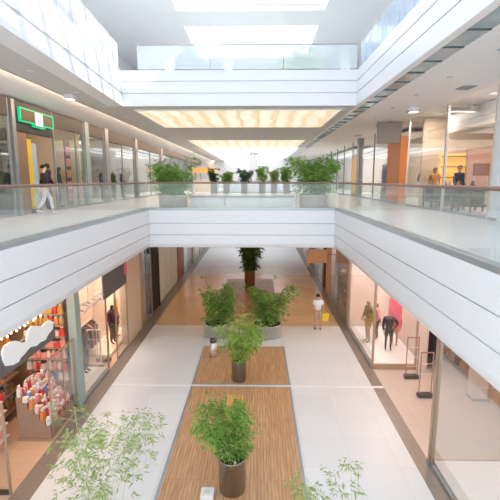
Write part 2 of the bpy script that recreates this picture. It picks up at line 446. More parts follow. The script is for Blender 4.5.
# outer walls
struct('wall_left', B(-13, -12.9, -1, YE, LZ, 9), 'white')
struct('wall_right', B(12.9, 13, -1, YE, LZ, 9), 'white')
struct('wall_far', B(-13, 13, YE, YE + .2, LZ, 9), 'white')
struct('wall_top_left', B(-9.0, -8.9, -1, YE, ZL1, 9), 'white')
struct('wall_top_right', B(7.5, 7.6, -1, YE, ZL1, 9), 'white')
struct('wall_top_far', B(-13, 13, 36, 36.2, ZL1, 9), 'white')

# ------------------------------------------------------------------ balustrades
def balustrade(label, p0, p1, inset, z0, h, gm, group=None, pane=1.55, shoe=True, railm='rail', rr=.032):
    a = Vector((p0[0], p0[1], 0)); b = Vector((p1[0], p1[1], 0)); d = b - a; Ln = d.length; d.normalize()
    nrm = Vector((-d.y, d.x, 0)) * inset
    t = thing('glass_balustrade', label, 'balustrade', (p0[0], p0[1], z0), group)
    def run(s0, s1, q0, q1, za, zb):
        pts = [(s0, q0), (s1, q0), (s1, q1), (s0, q1)]
        n0 = Vector((-d.y, d.x, 0))
        f = lambda z: (lambda s, q: a + d * s + nrm + n0 * q + Vector((0, 0, z)))
        return G().prism(pts, f(za), f(zb))
    n = max(1, round(Ln / pane)); st = Ln / n
    for i in range(n):
        run(i * st + .012, (i + 1) * st - .012, -.008, .008, z0 + .06, z0 + h - .02).build('glass_pane', gm, t)
    if shoe:
        run(0, Ln, -.07, .1, z0, z0 + .10).build('base_shoe', 'shoe', t, bevel=.01)
    g = G(); zc = z0 + h
    prof = [(rr * 1.25 * math.cos(i * PI / 5), rr * math.sin(i * PI / 5)) for i in range(10)]
    n0 = Vector((-d.y, d.x, 0))
    g.prism(prof, lambda q, z: a + nrm + n0 * q + Vector((0, 0, zc + z)), lambda q, z: b + nrm + n0 * q + Vector((0, 0, zc + z)))
    g.build('handrail', railm, t)
    return t
balustrade('glass balustrade with reddish wood handrail along the left gallery edge', (VL, .5), (VL, BY), .06, 0, 1.04, 'glass')
balustrade('glass balustrade with reddish wood handrail along the right gallery edge', (VR, .5), (VR, BY), -.06, 0, 1.04, 'glass')
balustrade('glass balustrade with wood handrail across the front of the bridge', (VL, BY + .06), (VR, BY + .06), .0, 0, 1.04, 'glass')
balustrade('glass balustrade across the back of the bridge, behind the far planters', (VL, BE - .06), (VR, BE - .06), .0, 0, 1.04, 'glass')
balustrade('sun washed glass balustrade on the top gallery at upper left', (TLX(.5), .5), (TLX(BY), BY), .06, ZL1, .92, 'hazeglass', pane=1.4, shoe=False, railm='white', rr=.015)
balustrade('sky washed glass balustrade on the top gallery at upper right', (3.65, .5), (3.65, BY), -.06, ZL1, .92, 'skyglass', pane=2.2, shoe=False, railm='white', rr=.015)
balustrade('pale glass balustrade with thin handrail across the top bridge', (-4.45, BY + .06), (3.6, BY + .06), .0, ZL1, .9, 'crossglass', pane=2.4, shoe=False, railm='greymetal', rr=.02)

# ------------------------------------------------------------------ luminous ceiling panels
def lum(label, x0, x1, y0, y1, z, m, group=None):
    t = thing('luminous_ceiling_panel', label, 'ceiling light', ((x0 + x1) / 2, (y0 + y1) / 2, z), group)
    B(x0, x1, y0, y1, z - .012, z + .02).build('diffuser', m, t)
    g = G(); e = .06
    g.box(x0 - e, x0, y0 - e, y1 + e, z - .03, z + .02); g.box(x1, x1 + e, y0 - e, y1 + e, z - .03, z + .02)
    g.box(x0, x1, y0 - e, y0, z - .03, z + .02); g.box(x0, x1, y1, y1 + e, z - .03, z + .02)
    g.build('frame', 'white', t)
lum('glowing cream and amber ceiling panel just behind the top bridge fascia', -4.8, 3.2, 17.0, 22.4, ZL0, 'panelup')
lum('glowing cream and amber ceiling panel nearest the far skylight', -4.8, 3.2, 29.4, 36.4, ZL0, 'panelup')
lum('warm glowing ceiling panel beneath the bridge', -3.6, 2.4, 20.0, 31.0, -1.44, 'paneldown')

# ------------------------------------------------------------------ decks
def deck(label, y0, y1, m):
    t = thing('timber_deck', label, 'wood deck', (-.6, (y0 + y1) / 2, LZ))
    B(-2.25, 1.08, y0 + .05, y1 - .05, LZ, LZ + .03).build('deck_boards', m, t)
    g = G()
    g.box(-2.33, -2.25, y0, y1, LZ, LZ + .03); g.box(1.08, 1.16, y0, y1, LZ, LZ + .03)
    g.box(-2.25, 1.08, y0, y0 + .05, LZ, LZ + .03); g.box(-2.25, 1.08, y1 - .05, y1, LZ, LZ + .03)
    g.build('metal_edging', 'shoe', t)
DZ = LZ + .03
deck('nearest strip of wooden decking on the ground floor, holding the tall steel planter', 3., 13.70, 'deck')
deck('middle strip of wooden decking holding the slim bin and steel planter', 13.86, 17.3, 'deck')
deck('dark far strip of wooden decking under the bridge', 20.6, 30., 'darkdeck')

# ------------------------------------------------------------------ bamboo
def bamboo(label, x, y, z, r, h, top, spread, n_culm, n_leaf, seed, narrow=False, stem='stem', leaf='leaf', pot='steel', taper=.95, lean=(0, 0), lsize=.15, wisps=0, low=.02, shape='round', cat='potted plant', group=None):
    rnd = random.Random(seed)
    t = thing('potted_bamboo', label, cat, (x, y, z), group)
    g = G()
    if shape == 'round':
        g.lathe(x, y, [(r * taper * .96, z), (r * taper * .96, z + .04), (r * taper, z + .045), (r, z + h - .03), (r * 1.03, z + h - .025), (r * 1.03, z + h), (r * .93, z + h), (r * .92, z + h - .08)], 32, cap1=False)
    else:
        g.box(x - r, x + r, y - r, y + r, z, z + h - .03); g.box(x - r * 1.04, x + r * 1.04, y - r * 1.04, y + r * 1.04, z + h - .03, z + h - .0)
    g.build('planter', pot, t)
    sz = z + h - .06 if shape == 'round' else z + h
    G().lathe(x, y, [(r * .925, sz - .03), (r * .925, sz), (r * .5, sz + .03), (.01, sz + .04)], 20).build('soil', 'soil', t)
    gs, gl = G(), G()
    def leafq(p, d, s):
        d = d.normalized(); up = Vector((rnd.uniform(-1, 1), rnd.uniform(-1, 1), rnd.uniform(-.2, 1)))
        sd = d.cross(up)
        if sd.length < 1e-3: sd = d.orthogonal()
        sd = sd.normalized() * s * .13
        m1 = p + d * s * .35; tip = p + d * s + Vector((0, 0, -s * .22))
        gl.add([p, m1 + sd, tip, m1 - sd], [(0, 1, 2, 3)])
    H = top - sz
    tips = []
    for c in range(n_culm + wisps):
        w_ = c >= n_culm
        an = rnd.uniform(0, 2 * PI); rr = r * .8 * math.sqrt(rnd.random())
        p0 = Vector((x + rr * math.cos(an), y + rr * math.sin(an), sz - .02))
        hh = H * (rnd.uniform(.62, 1.0) if not w_ else rnd.uniform(1., 1.35))
        out = spread * rnd.uniform(.1, .95) * (1.0 if not w_ else 1.3)
        a2 = an + rnd.uniform(-.5, .5)
        end = Vector((math.cos(a2) * out + lean[0], math.sin(a2) * out + lean[1], 0))
        pts = []
        for k in range(7):
            u = k / 6
            pts.append(p0 + end * (u ** 2) + Vector((0, 0, hh * (u - .12 * u ** 3))))
        gs.tube(pts, [(.012 if stem == 'stem' else .006) * (1 - .75 * k / 6) for k in range(7)], 5)
        tips.append((pts, w_))
    nn = n_leaf // len(tips)
    for pts, w_ in tips:
        cnt = nn if not w_ else nn // 3
        k = 0
        while k < cnt:
            u = low + (1 - low) * rnd.random() ** .8
            f = u * 6; i = min(5, int(f)); p = pts[i].lerp(pts[i + 1], f - i)
            an = rnd.uniform(0, 2 * PI); bl = rnd.uniform(.1, .6) * spread * ((1.2 - u * .75) if not narrow else min(.3 + 1.5 * u, 1.45 - .85 * u))
            q = p + Vector((math.cos(an) * bl, math.sin(an) * bl, rnd.uniform(-.1, .35) * bl))
            if rnd.random() < .25: gs.tube([p, q], .004, 3)
            for j in range(rnd.randint(4, 7)):
                a3 = an + rnd.uniform(-1.3, 1.3)
                d = Vector((math.cos(a3), math.sin(a3), rnd.uniform(-.7, .35)))
                leafq(q + Vector((rnd.uniform(-.06, .06), rnd.uniform(-.06, .06), rnd.uniform(-.05, .05))), d, lsize * rnd.uniform(.6, 1.25)); k += 1
    gs.build('stems', stem, t); gl.build('foliage', leaf, t)
    return t
bamboo('bamboo in the tall steel cylinder planter nearest the camera on the wood deck', -.58, 8.75, DZ, .32, .85, -3.66, .64, 15, 4200, 1, narrow=True, low=.1, lean=(-.3, 0), lsize=.115, pot='steeldark')
bamboo('light green bamboo in a steel cylinder planter beside the slim bin', -.66, 14.2, DZ, .27, .78, -3.45, .85, 15, 4200, 2, narrow=True, low=.06, lean=(.1, -.2), lsize=.14, wisps=5, pot='steeldark', leaf='leaflight')
bamboo('bushy bamboo in the left wide steel planter where the bridge shades the floor', -1.88, 18.7, LZ, .62, .62, -3.40, .55, 18, 4200, 3, lsize=.17, wisps=5, taper=.97)
bamboo('bushy bamboo in the right wide steel planter where the bridge shades the floor', .46, 18.7, LZ, .66, .62, -3.45, .85, 20, 4400, 4, lsize=.17, wisps=4, lean=(.15, 0), taper=.97)
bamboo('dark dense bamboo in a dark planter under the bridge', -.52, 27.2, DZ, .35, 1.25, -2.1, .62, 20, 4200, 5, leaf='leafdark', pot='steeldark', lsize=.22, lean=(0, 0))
bamboo('green bamboo in a round steel planter at the left end of the bridge', -3.68, 18.3, 0, .61, .52, 2.1, .78, 22, 4800, 6, lsize=.165, wisps=9, lean=(.1, 0), low=.05, taper=.98)
bamboo('green bamboo in a round steel planter at the right end of the bridge', 2.42, 18.4, 0, .61, .52, 2.4, .88, 24, 5200, 7, lsize=.165, wisps=4, lean=(.05, 0), low=.05, taper=.98)
# wispy tops of plants that stand below the lower edge of the frame
bamboo('tall wispy pale bamboo reaching up in the lower left corner', -2.8, 6.6, LZ, .4, .7, -2.2, 1.15, 11, 1700, 8, stem='stempale', leaf='leafpale', lsize=.115, lean=(.42, 0), low=.3)
bamboo('sparse pale bamboo at the lower edge to the right of the decking', 1.6, 6.9, LZ, .35, .7, -3.6, .6, 5, 420, 9, stem='stempale', leaf='leafpale', lsize=.12, lean=(-.3, 0), low=.45)
# plants at the back of the bridge
for k, (px_, h_, tp, sp, lf, lb) in enumerate(((-4.0 + .15, .95, 2.50, .35, 'leafdark', 'small bamboo in leftmost grey box planter at the back of the bridge'),
        (-2.75, .95, 2.10, .5, 'leaf', 'spreading shrub in a grey box planter behind the bridge, beside the kiosk'),
        (-1.2, .95, 2.30, .5, 'leafdark', 'dark shrub in a grey box planter just left of the white column'),
        (.38, .95, 2.70, .5, 'leaf', 'upright bamboo in a grey box planter just right of the white column'),
        (1.4, .95, 2.45, .3, 'leafpale', 'pale green shrub in a grey box planter at the back of the bridge'),
        (2.5, .95, 2.60, .32, 'leaf', 'dense shrub in the rightmost grey box planter at the back of the bridge'))):
    bamboo(lb, px_, 37.2, 0, .27, h_, tp, sp, 10, 760, 20 + k, leaf=lf, pot='greymetal', lsize=.28, shape='box', low=.05, group='box planters at the back of the bridge')

# plant label stick in the nearest planter, small white floor box
tag(B(-.52, -.47, 8.50, 8.515, -5.24, -5.08).build('plant_label', 'white', loc=(-.5, 8.5, -5.24)), 'small white plant label stuck in the soil of the nearest planter', 'label')
t = thing('floor_socket_box', 'small white box on the deck beside the nearest planter', 'box', (-1.14, 8.5, DZ))
B(-1.28, -.98, 8.35, 8.65, DZ, DZ + .13).build('body', 'white', t, bevel=.015); B(-1.2, -1.06, 8.43, 8.57, DZ + .13, DZ + .138).build('cover', 'panelwhite', t)
# slim bin
t = thing('litter_bin', 'slim steel cylinder bin with black top on the middle deck', 'bin', (-1.8, 16.2, DZ))
G().lathe(-1.8, 16.2, [(.14, DZ), (.14, DZ + .62)], 24).build('body', 'steel', t)
G().lathe(-1.8, 16.2, [(.15, DZ + .62), (.15, DZ + .74), (.12, DZ + .76)], 24).build('bin_top', 'darksteel', t)
# yellow slatted bench
t = thing('slatted_platform', 'low yellow slatted platform on the deck behind the nearest planter', 'platform', (-.72, 11.5, DZ))
for k in range(5): B(-1.0 + k * .112, -1.0 + k * .112 + .1, 10.2, 12.9, DZ + .08, DZ + .12).build('slat', 'yellowwood', t)
for yy in (10.5, 12.55): B(-.96, -.5, yy, yy + .08, DZ, DZ + .08).build('bearer', 'greymetal', t)
# white bench blocks on the bridge
t = thing('bridge_bench', 'long low white bench between the two planters on the bridge', 'bench', (-.6, 19, 0))
for k in range(3): B(-2.95 + k * 1.5, -2.95 + k * 1.5 + 1.485, 18.7, 19.5, 0, .39).build('plinth', 'white', t, bevel=.01)
B(-2.98, 1.58, 18.67, 19.53, .39, .45).build('seat', 'groove', t, bevel=.01)
# far column and kiosk
t = thing('round_column', 'white round column beyond the back of the bridge', 'column', (-.45, 44, LZ))
G().lathe(-.45, 44, [(.55, LZ), (.55, 1.0), (.4, 1.6), (.4, 3.6), (.45, 3.75)], 24).build('shaft', 'white', t)
G().lathe(-.45, 44, [(.5, 3.75), (.5, 4.12)], 24).build('capital', 'white', t)
t = thing('kiosk', 'small kiosk with an amber canopy at the far left behind the bridge', 'kiosk', (-5., 43, 0))
B(-6.4, -4.4, 42.5, 44, 0, 1.1).build('counter', 'cream', t); B(-6.35, -6.2, 42.6, 42.75, 1.1, 1.9).build('post', 'bronze', t); B(-4.6, -4.45, 42.6, 42.75, 1.1, 1.9).build('post', 'bronze', t)
G().prism([(-6.6, 1.9), (-4.2, 1.9), (-4.5, 2.35), (-6.3, 2.35)], lambda x, z: (x, 42.3, z), lambda x, z: (x, 44.2, z)).build('canopy', 'amber', t)

# ------------------------------------------------------------------ figures
def skin_mesh(name, nodes, edges, m, parent, sub=1):
    me = bpy.data.meshes.new(name + '_cage'); me.from_pydata([n[0] for n in nodes], edges, [])
    o = bpy.data.objects.new(name + '_cage', me); COL.objects.link(o)
    md = o.modifiers.new('skin', 'SKIN'); md.use_smooth_shade = True
    if not me.skin_vertices: 
        bpy.context.view_layer.objects.active = o
    sv = me.skin_vertices[0].data
    for i, n in enumerate(nodes):
        r = n[1]; sv[i].radius = (r, r) if not isinstance(r, tuple) else r
        sv[i].use_root = (i == 0)
    s = o.modifiers.new('sub', 'SUBSURF'); s.levels = sub; s.render_levels = sub
    dg = bpy.context.evaluated_depsgraph_get()
    nm = bpy.data.meshes.new_from_object(o.evaluated_get(dg))
    bpy.data.objects.remove(o)
    nm.name = name; nm.materials.clear(); nm.materials.append(M[m])
    nm.polygons.foreach_set('use_smooth', [True] * len(nm.polygons))
    ob = bpy.data.objects.new(name, nm); COL.objects.link(ob); ob.parent = parent
    return ob
REST = dict(pelvis=(0, 0, .96), spine=(0, .0, 1.14), chest=(0, 0, 1.33), nb=(0, -.01, 1.45), neck=(0, 0, 1.52), head=(0, .02, 1.63), top=(0, .01, 1.70),
            shL=(-.185, 0, 1.41), elL=(-.23, -.03, 1.13), wrL=(-.235, .06, .90), shR=(.185, 0, 1.41), elR=(.23, -.03, 1.13), wrR=(.235, .06, .90),
            hipL=(-.09, 0, .90), knL=(-.10, .02, .50), anL=(-.10, -.02, .09), hipR=(.09, 0, .90), knR=(.10, .02, .50), anR=(.10, -.02, .09))
WALK = dict(knL=(-.10, .16, .53), anL=(-.10, .20, .12), knR=(.10, -.04, .50), anR=(.10, -.28, .16), elL=(-.23, -.14, 1.15), wrL=(-.23, -.16, .92), elR=(.23, .05, 1.14), wrR=(.22, .20, .95))
def figure(name, label, cat, loc, rot, H=1.75, pose=None, skin='skin', top=None, sleeves='short', legs=None, leglen='long', shoes='charcoal', hair='hair', face=True, headless=False, group=None, base=0.):
    J = dict(REST); J.update(pose or {})
    k = H / 1.75
    V = {a: Vector(b) for a, b in J.items()}
    t = thing(name, label, cat, loc, group); t.rotation_euler = (0, 0, rot); t.scale = (k, k, k)
    nodes = []; edges = []; ix = {}
    def nd(n, p, r, frm=None):
        ix[n] = len(nodes); nodes.append((tuple(p), r))
        if frm is not None: edges.append((ix[frm], ix[n]))
    nd('pelvis', V['pelvis'], (.135, .095)); nd('spine', V['spine'], (.12, .085), 'pelvis'); nd('chest', V['chest'], (.145, .10), 'spine')
    nd('nb', V['nb'], .065, 'chest'); nd('neck', V['neck'], .05, 'nb')
    if not headless: nd('head', V['head'], (.078, .095), 'neck'); nd('top', V['top'], (.06, .075), 'head')
    nose = V['head'] + Vector((0, .10, -.01))
    if not headless: nd('nose', nose, .014, 'head')
    for s, sg in (('L', -1), ('R', 1)):
        if not headless: nd('ear' + s, V['head'] + Vector((sg * .085, -.005, -.01)), .014, 'head')
        nd('sh' + s, V['sh' + s], .058, 'chest'); nd('el' + s, V['el' + s], .042, 'sh' + s); nd('wr' + s, V['wr' + s], .028, 'el' + s)
        d = (V['wr' + s] - V['el' + s]).normalized(); palm = V['wr' + s] + d * .07
        nd('pa' + s, palm, (.018, .034), 'wr' + s)
        sd = Vector((0, 1, 0)) - d * d.y; sd.normalize()
        for q in range(4):
            o_ = sd * (.03 - q * .02); ln = (.07, .08, .075, .058)[q]
            a = palm + o_ + d * .03; b = a + d * ln * .55 + Vector((-sg * .012, 0, 0)); c = b + d * ln * .45 + Vector((-sg * .02, 0, 0))
            nd('f%d%s' % (q, s), a, .0095, 'pa' + s); nd('g%d%s' % (q, s), b, .0088, 'f%d%s' % (q, s)); nd('h%d%s' % (q, s), c, .0075, 'g%d%s' % (q, s))
        a = V['wr' + s] + d * .035 + sd * .035; b = a + d * .035 + sd * .022
        nd('t0' + s, a, .011, 'wr' + s); nd('t1' + s, b, .009, 't0' + s)
        nd('hip' + s, V['hip' + s], .085, 'pelvis'); nd('kn' + s, V['kn' + s], .056, 'hip' + s)
        calf = V['kn' + s].lerp(V['an' + s], .35); nd('ca' + s, calf, .052, 'kn' + s)
        nd('an' + s, V['an' + s], .036, 'ca' + s); nd('to' + s, V['an' + s] + Vector((sg * .01, .15, -.05)), .032, 'an' + s)
    skin_mesh('body', nodes, edges, skin, t)
    def garment(nm, lst, m):
        nn = []; ee = []; id_ = {}
        for (n, p, r, frm) in lst:
            id_[n] = len(nn); nn.append((tuple(p), r))
            if frm: ee.append((id_[frm], id_[n]))
        return skin_mesh(nm, nn, ee, m, t)
    if top:
        lst = [('c', V['chest'], (.172, .125), None), ('s', V['spine'], (.158, .118), 'c'), ('p', V['pelvis'] + Vector((0, 0, -.05)), (.17, .13), 's'), ('n', V['nb'], .085, 'c')]
        for s in 'LR':
            lst.append(('sh' + s, V['sh' + s], .08, 'c'))
            e = V['sh' + s].lerp(V['el' + s], .7) if sleeves == 'short' else V['el' + s]
            lst.append(('e' + s, e, .066, 'sh' + s))
            if sleeves == 'long': lst.append(('w' + s, V['wr' + s], .042, 'e' + s))
        garment('shirt' if sleeves == 'short' else 'jacket', lst, top)
    if legs:
        lst = [('p', V['pelvis'], (.155, .115), None)]
        for s in 'LR':
            lst.append(('h' + s, V['hip' + s] + Vector((0, 0, -.04)), .102, 'p'))
            if leglen == 'short':
                lst.append(('k' + s, V['hip' + s].lerp(V['kn' + s], .85), .086, 'h' + s))
            else:
                lst.append(('k' + s, V['kn' + s], .075, 'h' + s)); lst.append(('a' + s, V['an' + s] + Vector((0, 0, .03)), .058, 'k' + s))
        garment('shorts' if leglen == 'short' else 'trousers', lst, legs)
    if shoes:
        for s, sg in (('L', -1), ('R', 1)):
            a = V['an' + s]
            garment('shoe', [('a', a + Vector((0, -.03, -.045)), .044, None), ('b', a + Vector((sg * .01, .07, -.05)), .044, 'a'), ('c', a + Vector((sg * .01, .18, -.06)), .03, 'b')], shoes)
    if hair:
        hc = V['head']
        g = G().ball((hc.x, hc.y - .012, hc.z + .035), .097, .112, .10, 16, 8, -.25, 1.0)
        g.v = [(a, b if not (c < hc.z + .05 and b > hc.y + .03) else hc.y + .03, c) for a, b, c in g.v]
        me_o = g.build('hair', hair); me_o.parent = t
    if face:
        hc = V['head']
        for sg in (-1, 1):
            e = G().ball((hc.x + sg * .032, hc.y + .088, hc.z + .012), .011, .008, .008, 8, 6).build('eye', 'hair'); e.parent = t
        e = G().ball((hc.x, hc.y + .088, hc.z - .048), .022, .007, .006, 8, 6).build('mouth', 'rose'); e.parent = t
    return t
figure('person', 'person in a white t-shirt and khaki shorts walking away on the ground floor', 'person', (2.9, 19.5, LZ), .05, 1.78,
       dict(knL=(-.10, .06, .50), anL=(-.10, .02, .085), knR=(.10, .05, .52), anR=(.10, -.14, .12), elR=(.25, -.02, 1.13), wrR=(.29, .05, .90)), top='tee', legs='khaki', leglen='short', shoes='charcoal')
t = thing('shopping_bag', 'yellow shopping bag carried by the person in the white t-shirt', 'bag', (3.26, 19.55, LZ + .42))
G().prism([(3.13, LZ + .43), (3.41, LZ + .43), (3.45, LZ + .80), (3.12, LZ + .80)], lambda x, z: (x, 19.50, z), lambda x, z: (x, 19.62, z)).build('bag_body', 'yellow', t, bevel=.01)
G().tube([(3.19, 19.56, LZ + .8), (3.20, 19.555, LZ + .87), (3.22, 19.555, LZ + .89), (3.27, 19.555, LZ + .87), (3.35, 19.56, LZ + .8)], .008).build('handle', 'yellow', t)
figure('person', 'distant person in blue trousers past the dark planter under the bridge', 'person', (.05, 38.0, LZ), 0, 1.72, WALK, top='greycloth', legs='navy', sleeves='long')
figure('person', 'person in a black top and white trousers walking past the left gallery shops', 'person', (-7.25, 14.3, 0), -PI / 2 + .3, 1.66, WALK, top='black', sleeves='long', legs='tee', shoes='tee')
figure('person', 'person in grey standing behind the right gallery shop glass, left of the steel post', 'person', (7.95, 20.6, 0), PI - .5, 1.76,
       dict(elR=(.27, .02, 1.14), wrR=(.12, .17, 1.10), elL=(-.27, .02, 1.14), wrL=(-.12, .17, 1.08)), top='greycloth', sleeves='long', legs='charcoal')
figure('person', 'person in navy beside the amber lit shelves in the right gallery shop', 'person', (8.42, 18.0, 0), PI + .3, 1.74, None, top='navy', sleeves='long', legs='charcoal')
figure('person', 'person in an orange top in the right gallery shop, between the two in dark clothes', 'person', (7.8, 18.95, 0), PI, 1.68, None, top='orange', sleeves='short', legs='olive')

# ------------------------------------------------------------------ lower left shops
def post(name, label, x0, x1, y0, y1, z0, z1, m, cat='post', group=None):
    t = thing(name, label, cat, ((x0 + x1) / 2, (y0 + y1) / 2, z0), group)
    B(x0, x1, y0, y1, z0 + .08, z1).build('shaft', m, t, bevel=.01)
    B(x0 - .012, x1 + .012, y0 - .012, y1 + .012, z0, z0 + .08).build('base_plate', 'greymetal', t)
    return t
TOP = -1.42
post('shopfront_pillar', 'pale teal pillar between the sweet shop and the clothes shop', -5.86, -5.6, 12.3, 12.62, LZ, TOP, 'teal', 'pillar')
# shop separating walls
struct('wall_left_shop_1', B(-12, -5.9, 12.45, 12.6, LZ, TOP), 'brownwall')
struct('wall_left_shop_2', B(-12, -5.96, 19.3, 19.4, LZ, TOP), 'pinkwall')
struct('wall_left_shop_2b', B(-8.0, -7.9, 16.6, 19.3, LZ, TOP), 'pinkwall')
struct('wall_left_back', B(-9.6, -9.5, 2, 19.3, LZ, TOP), 'brownwall')
# sweet shop sign
t = thing('shop_sign', 'dark grey sign board with a white cloud shape over the sweet shop', 'sign', (-5.6, 9.6, -3.5))
B(-5.66, -5.58, 7.0, 10.95, -3.14, -2.62).build('sign_board', 'signgrey', t)
g = G()
cl = [(8.53, -2.54), (8.62, -2.44), (8.85, -2.43), (9.08, -2.5), (9.3, -2.64), (9.47, -2.68), (9.52, -2.55), (9.6, -2.43), (9.78, -2.39), (9.98, -2.46), (10.24, -2.57), (10.4, -2.53), (10.61, -2.53), (10.82, -2.65), (10.74, -2.82), (10.51, -2.87), (10.33, -2.97), (10.08, -2.93), (9.88, -2.95), (9.62, -2.87), (9.48, -2.89), (9.34, -2.93), (9.17, -2.95), (9.08, -3.01), (8.84, -2.98), (8.62, -2.9), (8.54, -2.72)]
g.prism(cl, lambda y, z: (-5.575, y, z), lambda y, z: (-5.53, y, z)); g.build('cloud_emblem', 'glowwhite', t)
# stepped display
t = thing('stepped_display', 'stepped brown display stand of sweets at the sweet shop entrance', 'display stand', (-6.1, 11.4, LZ))
B(-6.66, -5.72, 10.5, 12.02, LZ, LZ + .06).build('kick_plate', 'bronze', t)
steps = []
for k in range(6):
    x1 = -5.72 - k * .15; zt = LZ + .42 + k * .17
    B(x1 - .15, x1, 10.55, 12.0, LZ + .06, zt).build('step', 'umber', t); steps.append((x1 - .075, zt))
kinds = {}
def goods(kind, m):
    key = (kind, m)
    if key in kinds: return copy_tree(kinds[key])
    o = bpy.data.objects.new(kind, None); COL.objects.link(o)
    if kind == 'gift_box':
        a = B(-.07, .07, -.07, .07, 0, .13).build('box', m, bevel=.008); b = B(-.074, .074, -.012, .012, .0, .136).build('ribbon', 'white')
        parts = [a, b]
    elif kind == 'sweet_jar':
        a = G().lathe(0, 0, [(.06, 0), (.07, .03), (.07, .15), (.045, .18)], 14).build('jar', m); b = G().lathe(0, 0, [(.05, .18), (.05, .21)], 14).build('lid', 'white'); parts = [a, b]
    else:
        a = G().prism([(-.08, 0), (.08, 0), (.06, .2), (-.06, .2)], lambda x, z: (x, -.04, z), lambda x, z: (x, .04, z)).build('bag', m)
        b = G().prism([(-.03, .2), (.03, .2), (.07, .27), (-.07, .27)], lambda x, z: (x, -.015, z), lambda x, z: (x, .015, z)).build('tied_top', 'white'); parts = [a, b]
    for p in parts: p.parent = o
    kinds[key] = o
    return o
rnd = random.Random(77)
cn = {'red': 'red', 'rose': 'rose pink', 'blush': 'pale pink', 'white': 'white', 'blue': 'blue', 'gold': 'gold', 'orange': 'orange'}
kn = {'gift_box': 'gift box', 'sweet_jar': 'sweet jar', 'sweet_bag': 'tied sweet bag'}
ordn = ['lowest', 'second lowest', 'third lowest', 'third highest', 'second highest', 'highest']
for k, (sx, sz) in enumerate(steps):
    for j in range(9):
        m = rnd.choices(['red', 'rose', 'blush', 'white', 'blue', 'orange'], [5, 6, 4, 2.5, 1, 1.5])[0]; kd = rnd.choice(list(kn))
        o = goods(kd, m); o.location = (sx + rnd.uniform(-.015, .015), 10.64 + j * .153, sz); o.rotation_euler = (0, 0, rnd.uniform(-.3, .3) + (PI / 2 if kd == 'sweet_bag' else 0))
        o.scale = (.95, 1.05, 1.15)
        tag(o, f'{cn[m]} {kn[kd]} on the {ordn[k]} step of the sweet shop display', 'sweets', f'{cn[m]} {kn[kd]} on the {ordn[k]} display step')
# framed glass showcase above the steps
t = thing('glass_showcase', 'gold framed glass screen standing above the stepped sweets display', 'screen', (-6.0, 11.4, LZ + .1))
for yy in (10.62, 11.45, 12.2):
    B(-5.71, -5.68, yy, yy + .035, LZ + .06, LZ + 2.3).build('frame_post', 'bronze', t)
B(-5.71, -5.68, 10.62, 12.235, LZ + 2.3, LZ + 2.34).build('top_rail', 'bronze', t)
for a, b in ((10.655, 11.45), (11.485, 12.2)): B(-5.70, -5.692, a, b, LZ + .45, LZ + 2.3).build('glass_pane', 'shopglass', t)
# back wall shelf with golden goods
t = thing('shelf_unit', 'tall warm lit shelf unit on the back wall of the sweet shop', 'shelves', (-7.6, 10.5, LZ))
B(-7.95, -7.9, 8, 12.05, LZ, LZ + 3.6).build('back_panel', 'brownwall', t)
for k in range(7): B(-7.9, -7.35, 8, 12.05, LZ + .3 + k * .5, LZ + .34 + k * .5).build('shelf', 'bronze', t)
for k in range(7):
    for j in range(16):
        m = rnd.choices(['gold', 'orange', 'red', 'blush'], [6, 1, 1, 1])[0]; kd = rnd.choice(list(kn))
        o = goods(kd, m); o.location = (-7.55, 8.15 + j * .245, LZ + .34 + k * .5); o.scale = (1.3,) * 3; o.rotation_euler = (0, 0, rnd.uniform(-.3, .3) + PI / 2)
        pos = ['bottom', 'second', 'third', 'middle', 'fifth', 'sixth', 'top'][k]
        tag(o, f'{cn[m]} {kn[kd]} on the {pos} shelf of the sweet shop back wall', 'sweets', f'{cn[m]} {kn[kd]} on the {pos} back wall shelf')
t = thing('shelf_unit', 'tall shelf unit of sweets against the wall beside the teal pillar', 'shelves', (-6.6, 12.3, LZ))
B(-7.2, -5.92, 12.40, 12.44, LZ, LZ + 4.1).build('back_panel', 'umber', t)
for k in range(9): B(-7.2, -5.92, 12.10, 12.40, LZ + .95 + k * .36, LZ + .98 + k * .36).build('shelf', 'bronze', t)
pn = ['lowest', 'second', 'third', 'fourth', 'middle', 'sixth', 'seventh', 'topmost']
for k in range(8):
    for j in range(8):
        m = rnd.choices(['gold', 'orange', 'red'], [6, 1.5, 1])[0] if k > 4 else rnd.choices(['blush', 'rose', 'white', 'blue', 'red'], [5, 5, 3, 1, 2])[0]
        kd = rnd.choice(list(kn))
        o = goods(kd, m); o.location = (-7.1 + j * .156, 12.22, LZ + .98 + k * .36); o.scale = (1.05, 1.05, 1.25); o.rotation_euler = (0, 0, rnd.uniform(-.3, .3))
        tag(o, f'{cn[m]} {kn[kd]} on the {pn[k]} shelf beside the teal pillar', 'sweets', f'{cn[m]} {kn[kd]} on the {pn[k]} shelf by the pillar')
# hanging string lights in sweet shop
t = thing('string_lights', 'strings of small warm bulbs hanging inside the sweet shop', 'lights', (-6.8, 11, TOP))
g = G(); bulbs = []
for k in range(9):
    yy = 8.6 + k * .42
    pts = [(-7.3 + i * .16, yy + rnd.uniform(-.02, .02), -2.0 - .9 * math.sin(i * PI / 8)) for i in range(9)]
    g.tube(pts, .008, 4)
    for p in pts[1:-1]: bulbs.append((p[0], p[1], p[2] - .03))
for xx in (-7.3, -6.02): g.tube([(xx, 8.5, -2), (xx, 12.1, -2)], .01, 4)
g.build('wire', 'bronze', t); b0 = G().ball((0, 0, 0), .028, .028, .035, 8, 5).build('bulb', 'warmlamp'); b0.parent = t; b0.location = Vector(bulbs[0]) - t.location
for p in bulbs[1:]:
    c = b0.copy(); COL.objects.link(c); c.parent = t; c.location = Vector(p) - t.location
